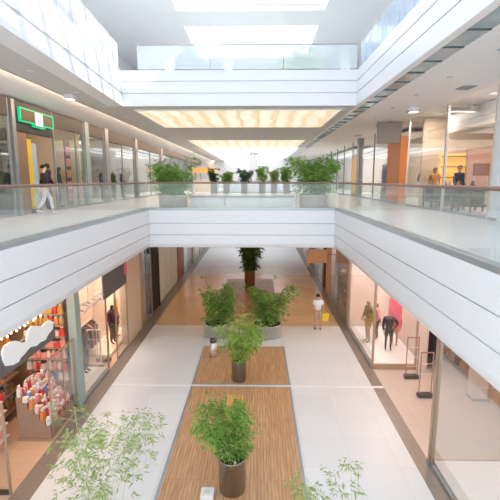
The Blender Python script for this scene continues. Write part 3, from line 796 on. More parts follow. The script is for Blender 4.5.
# rack at left entrance
t = thing('gift_rack', 'red and white gift rack at the left edge by the sweet shop door', 'rack', (-7.05, 10.1, LZ))
B(-7.28, -6.84, 9.85, 10.35, LZ, LZ + 1.25).build('cabinet', 'rose', t, bevel=.01); B(-7.3, -6.82, 9.83, 10.37, LZ + 1.25, LZ + 1.5).build('header', 'red', t)
for k in range(3): B(-6.84, -6.74, 9.87, 10.33, LZ + .3 + k * .36, LZ + .33 + k * .36).build('shelf', 'white', t)
t = thing('glass_door', 'open glass door with bronze frame at the sweet shop entrance', 'door', (-6.0, 8.5, LZ))
B(-5.70, -5.66, 8.50, 8.56, LZ, LZ + 2.3).build('door_stile', 'bronze', t); B(-6.5, -6.46, 8.50, 8.56, LZ, LZ + 2.3).build('door_stile', 'bronze', t)
B(-6.46, -5.70, 8.525, 8.535, LZ + .1, LZ + 2.25).build('glass_pane', 'shopglass', t); B(-6.46, -5.70, 8.5, 8.56, LZ, LZ + .1).build('bottom_rail', 'darksteel', t)

# ---- clothes shop
def window(label, x, y0, y1, z0, z1, posts, frame='bronze', gm='shopglass', w=.05, group=None):
    t = thing('shop_window', label, 'shop window', (x, (y0 + y1) / 2, z0), group)
    ys = [y0] + list(posts) + [y1]
    for yy in ys: B(x - w / 2, x + w / 2, yy - w / 2, yy + w / 2, z0, z1).build('mullion', frame, t)
    B(x - w / 2, x + w / 2, y0 + w / 2, y1 - w / 2, z0, z0 + .08).build('sill', 'greymetal', t)
    for a, b in zip(ys, ys[1:]): B(x - .006, x + .006, a + w / 2, b - w / 2, z0 + .08, z1).build('glass_pane', gm, t)
    return t
window('clothes shop window over a white plinth, just right of the teal pillar', SL, 12.68, 14.95, LZ, TOP, [])
t = thing('display_plinth', 'white display plinth in the clothes shop window by the teal pillar', 'plinth', (-6.2, 13.8, LZ))
B(-6.75, -5.70, 12.7, 14.9, LZ, LZ + .16).build('top', 'white', t, bevel=.01)
window('brightly lit clothes shop window beneath the dark blank sign', SL, 15.95, 17.4, LZ, TOP, [])
t = thing('display_plinth', 'warm lit display plinth under the dark blank sign', 'plinth', (-6.2, 16.7, LZ))
B(-6.95, -5.98, 15.98, 19.2, LZ, LZ + .16).build('top', 'cream', t, bevel=.01)
t = thing('shop_sign', 'blank dark grey sign board along the front of the clothes shop', 'sign', (-5.58, 15.9, -3.2))
B(-5.64, -5.56, 14.7, 17.25, -3.15, -2.1).build('sign_board', 'signgrey', t); B(-5.555, -5.54, 16.95, 17.28, -2.75, -2.2).build('pink_emblem', 'pink', t)
def gate(label, x0, x1, y, h=1.55):
    t = thing('security_gate', label, 'security gate', ((x0 + x1) / 2, y, LZ))
    B(x0 - .03, x1 + .03, y - .09, y + .09, LZ, LZ + .14).build('base', 'darksteel', t, bevel=.01)
    for xx in (x0, x1 - .03): B(xx, xx + .03, y - .02, y + .02, LZ + .14, LZ + h).build('upright', 'gatetaupe' if x0 > 0 else 'steel', t)
    B(x0, x1, y - .025, y + .025, LZ + h, LZ + h + .03).build('top_bar', 'rosewood' if x0 > 0 else 'steel', t)
    for k in range(3): B(x0 + .03, x1 - .03, y - .012, y + .012, LZ + .45 + k * .36, LZ + .465 + k * .36).build('cross_bar', 'steel', t)
gate('security gate at the clothes shop entrance, nearest the teal pillar', -6.5, -5.95, 15.02)
gate('farther security gate at the clothes shop entrance, before the lit window', -6.4, -5.9, 15.75)
MP = dict(elL=(-.27, -.05, 1.14), wrL=(-.2, .12, .98))
figure('mannequin', 'dark mannequin in purple behind the plinth window by the teal pillar', 'mannequin', (-6.3, 14.4, LZ + .16), -PI / 2, 1.8, MP, skin='mannequin', top='purple', sleeves='long', legs='charcoal', hair=None, face=False, shoes=None)
figure('mannequin', 'mannequin with a wine red top in the lit clothes window under the dark sign', 'mannequin', (-6.25, 17.2, LZ + .16), -PI / 2 - .3, 1.8, MP, skin='mannequin', top='wine', sleeves='long', legs='olive', hair=None, face=False, shoes=None)
figure('mannequin', 'mannequin with a rose scarf in the lit clothes window under the dark sign', 'mannequin', (-6.35, 17.9, LZ + .16), -PI / 2, 1.85, None, skin='mannequinpale', top='ochre', sleeves='long', legs='black', hair=None, face=False, shoes=None)
t = thing('clothes_rail', 'steel clothes rail of dark garments inside the left clothes shop', 'clothes rail', (-6.85, 15.6, LZ))
B(-6.87, -6.83, 14.6, 14.64, LZ, LZ + 1.5).build('upright', 'steel', t); B(-6.87, -6.83, 16.6, 16.64, LZ, LZ + 1.5).build('upright', 'steel', t); B(-6.87, -6.83, 14.6, 16.64, LZ + 1.5, LZ + 1.53).build('rail', 'steel', t)
for k in range(16):
    m = rnd.choice(['black', 'wine', 'greycloth', 'rose', 'navy', 'olive'])
    yy = 14.68 + k * .12
    o = G().prism([(-7.86, LZ + .5), (-7.34, LZ + .5), (-7.38, LZ + 1.3), (-7.55, LZ + 1.45), (-7.65, LZ + 1.45), (-7.82, LZ + 1.3)], lambda x, z: (x + .75, yy, z), lambda x, z: (x + .75, yy + .05, z)).build('garment', m, loc=(-6.85, yy, LZ + .5))
    tag(o, {'black': 'black', 'wine': 'wine red', 'greycloth': 'grey', 'rose': 'rose', 'navy': 'navy', 'olive': 'olive'}[m] + ' garment hanging on the left clothes shop rail', 'garment', m + ' garments on the left rail')
# ---- chandelier-like white frame in that shop
t = thing('hanging_frame', 'pale branching lamp frame hanging inside the left clothes shop', 'lamp', (-6.3, 15, -3.3))
for k in range(6):
    yy = 14.0 + k * .4
    G().tube([(-6.3, yy, -3.25), (-6.1, yy + .15, -3.45 + .1 * (k % 2)), (-5.95, yy + .35, -3.25)], .035, 6).build('arm', 'white', t)
G().tube([(-6.3, 13.9, -3.25), (-6.3, 16.2, -3.25)], .03, 6).build('spine', 'white', t); G().tube([(-6.3, 15, -3.25), (-6.3, 15, TOP)], .01, 5).build('cord', 'greymetal', t)
t = thing('shelf_rack', 'dark shelf rack of folded clothes at the back of the left clothes shop', 'shelves', (-7.4, 15, LZ))
B(-7.75, -7.7, 12.8, 16.5, LZ, LZ + 3.3).build('back_panel', 'charcoal', t)
for k in range(6): B(-7.7, -7.3, 12.8, 16.5, LZ + .4 + k * .5, LZ + .44 + k * .5).build('shelf', 'bronze', t)
fold = G().rings([[(-.17, -.16, z), (.17, -.16, z), (.17, .16, z), (-.17, .16, z)] for z in (0, .2)], smooth=False).build('folded_clothes', 'wine', bevel=.04)
first = True
for k in range(6):
    for j in range(8):
        m = rnd.choice(['wine', 'greycloth', 'rose', 'gold', 'olive', 'black'])
        o = fold if first else fold.copy()
        if not first: COL.objects.link(o)
        if not first or m != 'wine':
            o.data = fold.data.copy() if not first else fold.data; o.data.materials[0] = M[m]
        first = False
        o.location = (-7.5, 13.05 + j * .45, LZ + .44 + k * .5)
        c_ = {'wine': 'wine red', 'greycloth': 'grey', 'rose': 'rose', 'gold': 'gold', 'olive': 'olive', 'black': 'black'}[m]; p_ = ['bottom', 'second', 'third', 'fourth', 'fifth', 'top'][k]
        tag(o, f'{c_} folded clothes stack on the {p_} shelf of the dark rack', 'folded clothes', f'{c_} stacks on the {p_} rack shelf')

# ---- farther left shopfronts
struct('wall_left_panel_1', B(-5.95, SL, 17.48, 19.55, LZ, TOP), 'cream')
post('shopfront_pillar', 'slim olive metal pillar at the end of the cream wall', -5.75, -5.58, 19.55, 19.85, LZ, TOP, 'bronze', 'pillar')
window('dim reddish shop window just past the slim olive pillar', SL, 19.95, 21.6, LZ, TOP, [20.8], 'greymetal')
struct('wall_left_shop_3', B(-6.6, -6.5, 19.9, 21.6, LZ, LZ + 2.6), 'rosewood')
struct('wall_left_shop_3b', B(-6.6, -6.5, 19.9, 21.6, LZ + 2.6, TOP), 'charcoal')
t = thing('blade_sign', 'dark hanging sign over the doorway past the reddish window', 'sign', (-5.4, 21.9, -2.4))
B(-5.64, -5.3, 21.75, 21.95, -2.7, -1.9).build('sign_panel', 'charcoal', t); B(-5.5, -5.45, 21.83, 21.87, -1.9, TOP).build('hanger', 'darksteel', t)
t = thing('blade_sign', 'small pink hanging sign beyond the dark doorway', 'sign', (-5.4, 23.6, -2.3))
B(-5.62, -5.25, 23.5, 23.6, -2.6, -1.75).build('sign_panel', 'pink', t); B(-5.45, -5.4, 23.53, 23.57, -1.75, TOP).build('hanger', 'darksteel', t)
t = thing('doorway', 'tall black doorway between the reddish window and the pale panels', 'doorway', (-5.7, 22.6, LZ))
B(-6.0, -5.68, 21.75, 23.3, LZ, TOP).build('recess', 'black', t)
B(-5.7, -5.62, 21.65, 21.75, LZ, TOP).build('jamb', 'charcoal', t); B(-5.7, -5.62, 23.3, 23.4, LZ, TOP).build('jamb', 'charcoal', t)
ys = [23.45, 25.2, 27.0, 28.9]
lb = ['pale grey closed shop panel next to the black doorway', 'pale grey shop panel second past the black doorway', 'pale shop panel with a glass front before the red brown pillar']
for k in range(3):
    t = thing('closed_shopfront', lb[k], 'shop panel', (-5.7, ys[k], LZ))
    B(-5.9, SL, ys[k], ys[k + 1] - .06, LZ + .15, TOP).build('panel', 'panelwhite', t); B(-5.92, SL + .01, ys[k], ys[k + 1] - .06, LZ, LZ + .15).build('plinth', 'greymetal', t)
    B(SL, SL + .03, ys[k + 1] - .5, ys[k + 1] - .46, LZ + .9, LZ + 1.2).build('handle', 'steel', t)
post('shopfront_pillar', 'red brown pillar past the pale shop panels on the left', -5.95, -5.6, 29.0, 31.2, LZ, TOP, 'rosewood', 'pillar')
window('distant shop window right of the red brown pillar', SL, 31.3, 35.5, LZ, TOP, [33.4], 'greymetal')
post('shopfront_pillar', 'distant bronze pillar near the far end of the left shops', -5.95, -5.6, 35.7, 36.9, LZ, TOP, 'bronze', 'pillar')
window('farthest shop window on the left side of the ground floor', SL, 37, 50, LZ, TOP, [40, 43, 46.5], 'greymetal')
struct('wall_left_far_back', B(-7.1, -7.0, 31.2, 60, LZ, TOP), 'pinkwall')

# ------------------------------------------------------------------ lower right shops
window('long bright shop window with mannequins on the right of the ground floor', SR, 15.3, 19.75, LZ, TOP, [], w=.08)
t = thing('shop_window', 'return pane of the mannequin window facing the shop entrance', 'shop window', (5.2, 15.25, LZ))
B(4.48, 6.0, 15.244, 15.256, LZ + .2, TOP).build('glass_pane', 'shopglass', t); B(4.46, 6.02, 15.2, 15.29, LZ, LZ + .2).build('sill', 'bronze', t)
B(6.0, 6.06, 15.2, 15.3, LZ, TOP).build('mullion', 'bronze', t)
t = thing('display_plinth', 'white plinth under the mannequins in the right shop window', 'plinth', (5.3, 17.5, LZ))
B(4.48, 6.35, 15.32, 19.7, LZ, LZ + .14).build('top', 'white', t, bevel=.01)
struct('wall_right_shop_1', B(6.4, 6.5, 15.3, 19.75, LZ, TOP), 'pinkwall')
struct('wall_right_shop_2', B(4.5, 6.5, 19.78, 19.9, LZ, TOP), 'pinkwall')
struct('wall_right_shop_3', B(6.06, 6.4, 15.2, 15.31, LZ, TOP), 'pinkwall')
PZ = LZ + .14
MQ = dict(elR=(.28, .0, 1.15), wrR=(.14, .16, 1.0), elL=(-.26, -.06, 1.12), wrL=(-.26, .04, .90))
figure('mannequin', 'mannequin with an ochre skirt, leftmost in the right shop window', 'mannequin', (4.82, 17.6, PZ), PI / 2 + .2, 1.95, MQ, skin='mannequinpale', top='olive', sleeves='long', legs='ochre', leglen='short', hair=None, face=False, shoes=None)
figure('mannequin', 'brown mannequin in a rose top at the corner post of the right shop window', 'mannequin', (5.3, 17.95, PZ), PI / 2 - .2, 1.75, None, skin='mannequinpale', top='rose', sleeves='long', legs='olive', hair=None, face=False, shoes=None)
figure('mannequin', 'black dressed headless mannequin with hand on hip in front of the pink banner', 'mannequin', (5.45, 16.75, PZ), PI - .2, 1.72, dict(elL=(-.36, -.02, 1.2), wrL=(-.2, .1, 1.03)), skin='mannequin', top='black', sleeves='long', legs='black', leglen='short', headless=True, hair=None, face=False, shoes=None)
figure('mannequin', 'mannequin in an orange skirt half behind the pink banner', 'mannequin', (5.9, 17.35, PZ), PI - .4, 1.62, MQ, skin='mannequinpale', top='orange', sleeves='short', legs='orange', leglen='short', hair=None, face=False, shoes=None)
t = thing('pink_banner', 'bright pink blank banner hanging above the mannequins', 'banner', (5.75, 17.0, -5.2))
G().prism([(5.46, -4.75), (5.86, -4.95), (5.99, -5.2), (6.06, -3.75), (6.0, -3.58), (5.86, -3.5), (5.6, -3.56), (5.5, -3.72)], lambda x, z: (x, 16.98, z), lambda x, z: (x, 17.02, z)).build('cloth', 'pink', t)
for xx in (5.6, 5.86): G().tube([(xx, 17, -3.6), (xx, 17, TOP)], .012, 5).build('hanger', 'bronze', t)
gate('far security gate at the right shop entrance, by the mannequin window', 5.4, 5.84, 14.5)
gate('near security gate at the right shop entrance', 5.37, 5.8, 13.14)
t = thing('clothes_rail', 'rail of dark coats inside the right shop entrance', 'clothes rail', (7.0, 14.5, LZ))
for yy in (15.0, 16.6): B(6.78, 6.82, yy, yy + .04, LZ, LZ + 1.7).build('upright', 'darksteel', t)
B(6.78, 6.82, 15.0, 16.64, LZ + 1.7, LZ + 1.73).build('rail', 'darksteel', t)
for k in range(9):
    m = ['black', 'wine', 'navy'][k % 3]; yy = 15.1 + k * .16
    o = G().prism([(6.55, LZ + .45), (7.05, LZ + .45), (7.02, LZ + 1.5), (6.86, LZ + 1.66), (6.74, LZ + 1.66), (6.58, LZ + 1.5)], lambda x, z: (x, yy, z), lambda x, z: (x, yy + .08, z)).build('coat', m, loc=(6.8, yy, LZ + .45))
    tag(o, {'black': 'black', 'wine': 'wine red', 'navy': 'navy'}[m] + ' coat hanging on the rail inside the right shop', 'coat', m + ' coats on the right rail')
struct('wall_right_back', B(9.4, 9.5, 2, 24, LZ, TOP), 'salmon')
# near right shop
post('shopfront_post', 'tall pale bronze corner post of the near right glass shopfront', 4.38, 4.5, 9.72, 9.86, LZ, TOP, 'bronze')
window('large near glass shop window in the lower right corner', SR, 3.0, 9.66, LZ, TOP, [6.3], 'bronze')
t = thing('shop_window', 'return glass pane of the near right shop, facing the entrance', 'shop window', (6.2, 9.8, LZ))
for a, b in ((4.52, 5.9), (5.92, 7.4)): B(a, b, 9.785, 9.797, LZ + .1, TOP).build('glass_pane', 'shopglass', t)
B(4.52, 7.4, 9.77, 9.81, LZ, LZ + .1).build('sill', 'bronze', t)
t = thing('display_plinth', 'large white display plinth in the lower right corner window', 'plinth', (6, 7, LZ))
B(4.48, 7.6, 3.2, 9.74, LZ, LZ + .12).build('top', 'white', t, bevel=.01)
t = thing('goods_shelves', 'wooden shelf unit of goods inside the near right shop, behind the cream column', 'shelves', (7.9, 15, LZ))
B(8.15, 8.2, 13.8, 18, LZ, LZ + 2.4).build('back_panel', 'salmon', t); B(7.55, 8.2, 13.76, 13.8, LZ, LZ + 1.5).build('end_panel', 'orange', t)
for k in range(5): B(7.58, 8.15, 13.8, 18, LZ + .1 + k * .48, LZ + .14 + k * .48).build('shelf', 'bronze', t)
for k in range(4):
    for j in range(9):
        m = ['orange', 'brownwall', 'gold', 'black', 'blush'][(k * 2 + j) % 5]
        o = B(7.66, 8.0, 13.95 + j * .44, 14.25 + j * .44, LZ + .14 + k * .48, LZ + .42 + k * .48).build('goods_box', m, loc=(7.8, 14.1 + j * .44, LZ + .14 + k * .48), bevel=.01)
        c_ = {'orange': 'orange', 'brownwall': 'brown', 'gold': 'gold', 'black': 'black', 'blush': 'pale pink'}[m]; p_ = ['bottom', 'second', 'third', 'top'][k]
        tag(o, f'{c_} box on the {p_} shelf of the wooden unit, near right shop', 'box', f'{c_} boxes on the {p_} wooden shelf')
post('interior_column', 'cream square column inside the near right shop', 7.05, 7.52, 12.9, 13.3, LZ, TOP, 'pinkwall', 'column')
t = thing('cladding', 'orange tan wall cladding inside the near right shop at the frame edge', 'panel', (7.65, 11.5, LZ))
B(7.6, 7.7, 9.9, 12.85, LZ + .15, TOP).build('panel', 'signtan', t); B(7.58, 7.7, 9.9, 12.85, LZ, LZ + .15).build('skirting', 'pinkwall', t)
# farther right
post('shopfront_post', 'brown post at the far end of the mannequin window', 4.36, 4.5, 19.92, 20.06, LZ, TOP, 'bronze')
window('dim goods filled shop window past the mannequin window', SR, 20.1, 25.0, LZ, TOP, [22.5], 'greymetal')
t = thing('goods_shelf', 'low olive display of goods in the dim window past the mannequins', 'shelves', (5.2, 22.5, LZ))
for k in range(4): B(4.8, 5.5, 20.4, 24.8, LZ + .3 + k * .45, LZ + .34 + k * .45).build('shelf', 'olive', t)
for yy in (20.4, 24.7): B(4.8, 5.5, yy, yy + .06, LZ, LZ + 1.7).build('side', 'olive', t)
for k in range(4):
    for j in range(9):
        m = ['ochre', 'olive', 'gold', 'white'][(k + j * 3) % 4]
        o = G().ball((5.1, 20.75 + j * .47, LZ + .34 + k * .45 + .12), .12, .14, .12, 10, 6).build('round_pot', m, loc=(5.1, 20.75 + j * .47, LZ + .34 + k * .45))
        nm_ = {'ochre': 'ochre', 'olive': 'olive', 'gold': 'gold', 'white': 'white'}[m]
        tag(o, nm_ + ' rounded pot on the low olive shelves past the mannequin window', 'pot', nm_ + ' pots on the olive shelves')
struct('wall_right_far_back', B(6.5, 6.6, 19.9, 60, LZ, TOP), 'pinkwall')
t = thing('blade_sign', 'blank tan sign projecting over the right ground floor walkway', 'sign', (4.4, 24.9, -3.5))
B(2.95, 4.15, 24.85, 25.0, -3.78, -2.98).build('sign_panel', 'signtan', t, bevel=.01); B(3.0, 3.12, 24.86, 24.99, -4.0, -3.78).build('lower_tab', 'signtan', t)
B(4.15, 4.42, 24.9, 24.95, -3.3, -3.25).build('bracket', 'darksteel', t)
post('shopfront_pillar', 'orange brown pillar under the tan projecting sign', 4.4, 4.7, 25.1, 26.6, LZ, TOP, 'salmon', 'pillar')
t = thing('doorway', 'narrow dark doorway behind the tan sign on the right', 'doorway', (4.6, 26.9, LZ)); B(4.45, 4.8, 26.7, 27.8, LZ, TOP).build('recess', 'black', t); B(4.4, 4.5, 27.8, 27.9, LZ, TOP).build('jamb', 'bronze', t)
window('distant right shop window just past the dark doorway', SR, 28, 33, LZ, TOP, [30.5], 'greymetal')
t = thing('closed_shopfront', 'brown patterned shop panel far along the right side', 'shop panel', (4.6, 33.5, LZ)); B(4.42, 4.7, 33.1, 35.5, LZ + .15, TOP).build('panel', 'rosewood', t); B(4.42, 4.72, 33.1, 35.5, LZ, LZ + .15).build('plinth', 'greymetal', t)
window('farthest right shop window on the ground floor', SR, 35.6, 48, LZ, TOP, [38, 41, 44], 'greymetal')

# ------------------------------------------------------------------ left gallery shops
def upwin(label, x, y0, y1, posts, m='upglass', frame='greymetal', z1=3.72):
    t = window(label, x, y0, y1, 0, z1 - .05, posts, frame, m, .07)
    if x < 0: B(x + .01, x + .05, y0 + .04, y1 - .04, 3.12, z1 - .05).build('glare_cover_panel', 'charcoal', t)  # added dark cover, hides the cove light's reflection on the window top
    return t
struct('wall_gallery_left_back', B(-10.6, -10.5, 4, 19, 0, 3.75), 'brownwall')
struct('wall_gallery_left_back_far', B(-10.6, -10.5, 19, YE, 0, 3.75), 'signtaupe')
struct('wall_gallery_left_1', B(-10.5, -7.86, 13.35, 13.5, 0, 3.7), 'charcoal')
struct('wall_gallery_left_2', B(-10.5, -7.85, 18.7, 18.85, 0, 3.75), 'cream')
post('shopfront_post', 'dark grey post left of the green sign', -7.84, -7.70, 13.52, 13.7, 0, 3.68, 'greymetal')
upwin('left gallery shop window at the frame edge, left of the green sign', UL, 6, 13.4, [9.5])
t = thing('shop_header', 'dark grey header board behind the green lit sign', 'header board', (UL, 15, 2.72)); B(UL - .1, UL + .05, 13.72, 16.2, 2.72, 3.68).build('board', 'charcoal', t)
t = thing('shop_sign', 'dark sign edged in green light with a white square, left gallery', 'sign', (UL + .1, 15.2, 3.0))
B(UL + .06, UL + .12, 13.95, 16.1, 3.06, 3.44).build('sign_board', 'signbrown', t)
g = G(); e = .035
for (a, b, c, d) in ((13.92, 16.13, 3.44, 3.44 + e), (13.92, 14.75, 3.06 - e, 3.06), (15.45, 16.13, 3.06 - e, 3.06), (14.72, 15.48, 2.97 - e, 2.97)): g.box(UL + .06, UL + .15, a, b, c, d)
for (a, c, d) in ((13.9, 3.03, 3.475), (16.1, 3.03, 3.475), (14.72, 2.95, 3.06), (15.45, 2.95, 3.06)): g.box(UL + .06, UL + .15, a, a + e, c, d)
g.build('neon_outline', 'green', t)
B(UL + .12, UL + .16, 14.85, 15.32, 3.0, 3.44).build('white_emblem', 'glowwhite', t)
for k in range(2): B(UL + .16, UL + .165, 14.95 + k * .14, 15.03 + k * .14, 3.1, 3.32).build('emblem_mark', 'posterblue', t)
upwin('glass shopfront right of the green sign with the red and dark poster strip', UL, 16.3, 19.1, [18.3])
t = thing('timber_cladding', 'brown timber shopfront panel under the green sign', 'panel', (UL, 13.9, 0)); B(UL - .08, UL, 13.72, 14.42, 0, 2.72).build('panel', 'brownwall', t)
t = thing('banner', 'bright yellow vertical banner in the shop doorway under the green sign', 'banner', (UL, 14.6, 0))
B(UL - .12, UL - .08, 14.48, 14.85, .15, 2.55).build('cloth', 'yellow', t); B(UL - .13, UL - .07, 14.46, 14.87, 2.55, 2.6).build('top_bar', 'darksteel', t); B(UL - .2, UL, 14.5, 14.8, 0, .15).build('foot', 'darksteel', t)
t = thing('poster', 'pale blue poster panel beside the yellow banner', 'poster', (UL, 15.2, 0)); B(UL - .3, UL - .26, 15.0, 15.5, .1, 2.45).build('print', 'posterblue', t); B(UL - .34, UL - .22, 15.0, 15.5, 0, .1).build('foot', 'darksteel', t)
for k, (yy, xx, lbl) in enumerate(((16.3, -8.15, 'purple coated mannequin nearest the blue poster in the left gallery shop'), (16.95, -8.45, 'purple coated mannequin between two others in the left gallery shop'), (17.6, -8.3, 'purple coated mannequin next to the red and dark poster strip'))):
    figure('mannequin', lbl, 'mannequin', (xx, yy, 0), -PI / 2 + .2 * k, 1.85 - .05 * k, MP, skin='mannequin', top='purple', sleeves='long', legs='purple', hair=None, face=False, shoes=None)
t = thing('poster_strip', 'tall dark poster strip with five red squares in the left gallery', 'poster', (UL - .1, 17.7, 0))
B(UL - .14, UL - .1, 17.45, 17.95, .0, 2.75).build('strip', 'posterdark', t)
for k in range(5): B(UL - .1, UL - .09, 17.5, 17.9, .3 + k * .47, .62 + k * .47).build('red_square', 'rose', t)
post('shopfront_pillar', 'pale grey green pillar in the middle of the left gallery shopfronts', UL - .15, UL + .08, 19.2, 19.65, 0, 3.74, 'teal', 'pillar')
upwin('left gallery shop window between the two middle pillars', UL, 19.7, 21.6, [])
t = thing('tube_light', 'bright white tube light in the window between the middle pillars', 'light', (-8.4, 20.6, 2.9)); B(-8.5, -8.4, 19.9, 21.4, 2.86, 2.94).build('tube', 'lamp', t); B(-8.5, -8.4, 19.9, 21.4, 2.94, 3.0).build('housing', 'white', t); B(-8.47, -8.43, 20.6, 20.65, 3.0, 3.75).build('hanger', 'greymetal', t)
post('shopfront_pillar', 'darker grey pillar right of the tube light', UL - .15, UL + .08, 21.7, 22.2, 0, 3.74, 'greymetal', 'pillar')
upwin('left gallery shop window right of the darker pillar', UL, 22.3, 26.8, [24.5])
post('shopfront_pillar', 'blue grey pillar near the left bridge planter', UL - .15, UL + .08, 27.0, 27.5, 0, 3.74, 'greymetal', 'pillar')
upwin('distant left gallery shop window behind the left bridge planter', UL, 27.6, 34, [30.8])
post('shopfront_pillar', 'distant grey pillar in the left gallery past the bridge planter', UL - .15, UL + .08, 34.2, 34.7, 0, 3.74, 'greymetal', 'pillar')
upwin('farthest left gallery shop window', UL, 34.8, 58, [38, 42, 46, 50])
for k in range(5):
    figure('mannequin', ['dark mannequin right of the tube light window', 'mannequin in white behind the darker pillar', 'black mannequin in the window before the blue grey pillar', 'navy mannequin next to the blue grey pillar', 'olive mannequin between the middle pillars'][k], 'mannequin',
           [(-8.4, 22.8, 0), (-8.4, 23.6, 0), (-8.5, 24.9, 0), (-8.4, 26.2, 0), (-8.5, 20.9, 0)][k], -PI / 2, 1.8, MP, skin='mannequinpale', top=['black', 'tee', 'black', 'navy', 'olive'][k], sleeves='long', legs=['black', 'tee', 'greycloth', 'navy', 'charcoal'][k], hair=None, face=False, shoes=None)
# ------------------------------------------------------------------ right gallery shops
struct('wall_gallery_right_back', B(10.6, 10.7, 4, YE, 0, 3.85), 'pinkwall')
struct('wall_gallery_right_1', B(UR, 12.9, 11.9, 12.1, 0, 3.85), 'white')
post('white_pillar', 'broad white pillar at the right edge of the gallery', UR - .06, UR + .5, 12.1, 12.45, 0, 3.85, 'white', 'pillar')
upwin('tall frameless glass shopfront beside the broad white pillar', UR, 12.55, 15.7, [], 'shopglass', 'steel', 3.85)
upwin('tall glass shopfront left of the steel post on the right gallery', UR, 15.75, 19.6, [], 'upglass', 'steel', 3.85)
t = thing('light_bar', 'beige linear light bar reaching in from the steel post', 'light', (7.4, 15.7, 3.7)); B(6.86, 8.6, 15.9, 16.05, 3.6, 3.74).build('housing', 'signtaupe', t); B(6.95, 7.6, 15.92, 16.03, 3.585, 3.6).build('lamp', 'lamp', t); B(7.7, 7.75, 15.95, 16.0, 3.74, 3.86).build('hanger', 'steel', t)
t = thing('shop_bulkhead', 'white dropped bulkhead inside the right gallery shop above the salmon panel', 'bulkhead', (9, 15, 3.1))
B(8.0, 10.55, 12.2, 18.4, 3.1, 3.84).build('panel', 'white', t); B(7.98, 8.0, 12.2, 18.4, 3.08, 3.14).build('trim_strip', 'pinkwall', t)
struct('wall_gallery_right_2', B(7.3, 10.6, 19.3, 19.4, 0, 3.84), 'cream')
t = thing('cladding', 'salmon wall panel behind the brown display board in the right gallery shop', 'panel', (9.3, 18.4, 0)); B(8.85, 9.9, 18.35, 18.45, .12, 2.42).build('panel', 'salmon', t); B(8.85, 9.9, 18.33, 18.45, 0, .12).build('skirting', 'brownwall', t)
t = thing('lit_shelves', 'amber backlit shelves inside the right gallery shop', 'shelves', (8.6, 19, 0)); B(8.1, 9.2, 19.15, 19.25, .8, 2.3).build('back_panel', 'amberlit', t)
for k in range(4): B(8.1, 9.2, 18.9, 19.15, .8 + k * .45, .84 + k * .45).build('shelf', 'brownwall', t)
B(8.1, 9.2, 18.85, 19.25, 0, .8).build('cabinet', 'brownwall', t)
for k in range(3):
    x, y = [(7.65, 14.9), (7.75, 16.5), (7.6, 18.0)][k]
    t = thing('display_table', ['dark display table carrying the brown board beside the white pillar', 'dark display table behind the steel post', 'dark display table near the person in grey'][k], 'table', (x, y, 0))
    B(x - .5, x + .5, y - .5, y + .5, .78, .84).build('tabletop', 'charcoal', t)
    for sx in (-1, 1):
        for sy in (-1, 1): B(x + sx * .44 - .03, x + sx * .44 + .03, y + sy * .44 - .03, y + sy * .44 + .03, 0, .78).build('leg', 'charcoal', t)
    B(x - .42, x + .42, y - .42, y + .42, .25, .3).build('lower_shelf', 'charcoal', t); B(x - .4, x + .4, y + .36, y + .4, .3, .78).build('back_panel', 'charcoal', t)
t = thing('display_board', 'brown display board on two thin legs on the table by the white pillar', 'display board', (7.75, 15, .84))
B(7.48, 8.02, 14.95, 15.02, 1.3, 1.72).build('board', 'rosewood', t, bevel=.01)
for xx in (7.5, 7.97): B(xx, xx + .03, 14.97, 15.0, .84, 1.3).build('leg', 'steel', t)
for k in range(7):
    x, y = [(7.35, 14.7), (7.6, 16.3), (7.95, 16.6), (7.5, 16.8), (7.4, 17.8), (7.8, 17.9), (7.6, 18.3)][k]
    o = G().lathe(x, y, [(.07, .84), (.09, .95), (.05, 1.05), (.03, 1.12)], 12).build('vase', ['black', 'gold', 'black', 'white', 'orange', 'black', 'black'][k], loc=(x, y, .84))
    tag(o, ['black vase beside the brown display board', 'gold vase on the table behind the steel post', 'black vase at the right of the table behind the steel post', 'white vase on the table behind the steel post', 'orange vase on the table near the person in grey', 'black vase at the right of the table near the person in grey', 'black vase at the back of the table near the person in grey'][k], 'vase')
post('orange_pillar', 'bright orange lit pillar on the right gallery', UR - .1, UR + .3, 20.4, 22.4, 0, 3.2, 'orange', 'pillar')
t = thing('blade_sign', 'blank taupe sign projecting from above the orange pillar', 'sign', (6.3, 20.6, 2.9)); B(5.65, 6.78, 20.55, 20.75, 2.86, 3.82).build('sign_panel', 'signtaupe', t, bevel=.01); B(6.2, 6.26, 20.62, 20.68, 3.82, 3.86).build('hanger', 'darksteel', t)
upwin('right gallery shop window past the orange pillar', UR, 22.5, 28.4, [25.3], z1=3.85)
t = thing('purple_poster', 'violet printed poster left of the orange pillar', 'poster', (UR + .2, 23, .4)); B(UR + .2, UR + .24, 22.7, 24.3, .5, 2.0).build('print', 'violet', t); B(UR + .15, UR + .3, 22.7, 24.3, 0, .5).build('stand', 'greymetal', t)
post('shopfront_pillar', 'grey pillar with amber light beside the right bridge planter', UR - .12, UR + .2, 28.6, 29.2, 0, 3.85, 'greymetal', 'pillar')
t = thing('amber_panel', 'amber glowing panel beside the grey pillar on the right gallery', 'panel', (UR, 30, 0)); B(UR - .05, UR + .1, 29.4, 30.8, .2, 2.6).build('panel', 'amber', t); B(UR - .08, UR + .12, 29.4, 30.8, 0, .2).build('foot', 'greymetal', t)
upwin('distant right gallery window behind the right bridge planter', UR, 31, 40, [34, 37], z1=3.85)
upwin('farthest right gallery shop window', UR, 40.2, 58, [45, 50], z1=3.85)
